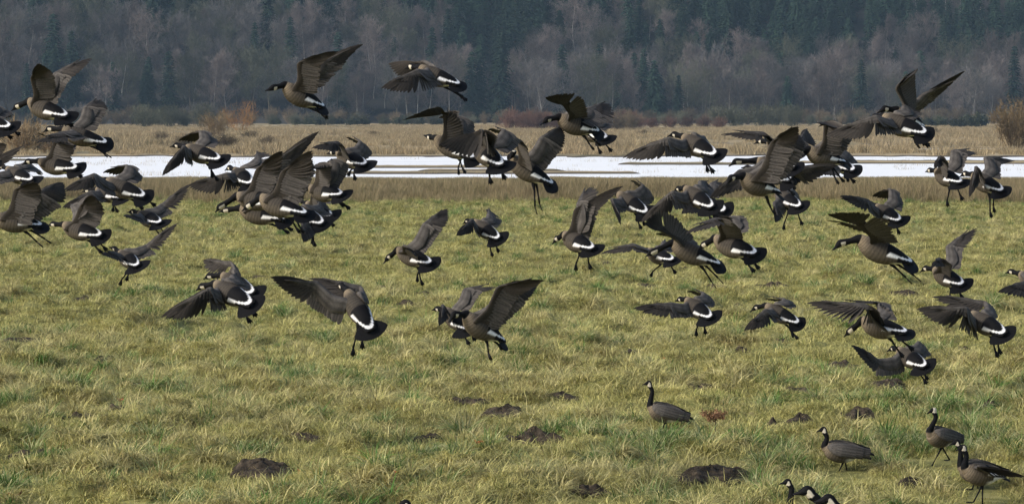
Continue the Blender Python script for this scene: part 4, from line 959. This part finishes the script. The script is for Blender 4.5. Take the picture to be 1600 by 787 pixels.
(158,(702,502),(710,491),(728,491),(797,540),-.6,((778,448),(845,431),(784,506)),((786,452),(842,436),(790,500)),[(763,550),(778,537)],'goose in the middle of the grass with tan chest and great wing raised right',{'tc':.35}),
]
for i_, (s_, B, H, N, T, sg, Lw, Rw, ft, lab, op) in enumerate(G):
    goose(1000 + i_, s_, B, H, N, T, sg, Lw, Rw, ft, lab, 'geese taking off', **op)
# geese standing on the field
def st(seed, s_, B, H, mid_, N, T, sg, feet, lab, **kw):
    kw.setdefault('folded', True)
    return goose(seed, s_, B, H, N, T, sg, kw.pop('L', None), kw.pop('R', None), feet, lab, 'geese standing on the grass', tc=kw.pop('tc', .12), sp=kw.pop('sp', .15), stand=True, neckmid=mid_, hsg=kw.pop('hsg', 0.0), **kw)
st(1, 108, (1003, 601), (1014, 598), (1019, 612), (1015, 634), (1080, 658), .4, [(1031, 677), (1042, 675)], 'lone goose standing upright in the lower middle of the grass')
st(2, 120, (1276, 674), (1287, 670), (1292, 684), (1288, 697), (1362, 714), .4, [(1310, 738), (1324, 738)], 'grey goose walking left in front of the crumbly black mound')
st(3, 118, (1450, 645), (1459, 640), (1462, 653), (1452, 674), (1500, 690), -.7, [(1456, 728), (1484, 718)], 'goose at lower right with white rear belly, standing just behind the closest pair')
st(4, 131, (1497, 702), (1505, 698), (1510, 712), (1507, 731), (1578, 748), -.3, [(1521, 784), (1535, 788)], 'nearest standing goose at the right edge, tan chest, wing lifted off its back',
   folded=2, L=((1528, 728), (1597, 737), (1548, 742), -1, 1))
st(5, 126, (1486, 694), (1495, 690), (1501, 703), (1501, 728), (1560, 742), .3, [(1519, 764), (1528, 766)], 'goose hidden behind the tan chested one, only its head and neck edge showing')
st(6, 140, (1217, 756), (1231, 752), (1237, 765), (1233, 797), (1310, 830), .3, [(1255, 845), (1270, 845)], 'leftmost of three black heads at the bottom edge, neck upright')
goose(71, 235, (1236, 773), (1262, 766), (1280, 822), (1400, 900), .3, ((1260, 900), (1250, 960), (1330, 900)), ((1340, 860), (1400, 880), (1350, 880)), None, 'middle one of three black heads at the bottom edge, largest cream cheek in full view', 'geese at the bottom edge', hsg=0, neckmid=(1281, 786), tc=.2)
goose(72, 240, (1266, 786), (1295, 779), (1314, 838), (1430, 920), .3, ((1300, 920), (1290, 980), (1370, 920)), ((1380, 880), (1440, 900), (1390, 900)), None, 'rightmost of three black heads at the bottom edge, cut through its cheek', 'geese at the bottom edge', hsg=0, neckmid=(1315, 801), tc=.2)
goose(73, 190, (618, 791), (634, 786), (646, 840), (740, 900), .3, ((640, 900), (630, 960), (700, 900)), ((690, 870), (740, 890), (700, 890)), None, 'black crown of a goose just poking into the bottom edge left of centre', 'geese at the bottom edge', hsg=0, neckmid=(648, 804), tc=.2)
# still air with a little winter haze
bpy.ops.mesh.primitive_cube_add(size=1) if False else None
x0, x1, y0_, y1_, z0_, z1_ = -3600, 3600, -420, 3050, -2.0, 260
hv = [(x, y, z) for x in (x0, x1) for y in (y0_, y1_) for z in (z0_, z1_)]
hf = [[0, 1, 3, 2], [4, 6, 7, 5], [0, 4, 5, 1], [2, 3, 7, 6], [0, 2, 6, 4], [1, 5, 7, 3]]
hm = bpy.data.materials.new('haze_air'); hm.use_nodes = True; t_ = hm.node_tree; t_.nodes.remove(t_.nodes['Principled BSDF'])
pv = t_.nodes.new('ShaderNodeVolumePrincipled'); pv.inputs['Density'].default_value = 0.000092; pv.inputs['Color'].default_value = (.42, .62, .84, 1); pv.inputs['Anisotropy'].default_value = 0.0
t_.links.new(pv.outputs[0], t_.nodes['Material Output'].inputs['Volume'])
hz = mesh_obj('haze', hv, hf, hm); tag(hz, kind='stuff', label='thin blue grey winter haze over the whole valley', cat='haze')
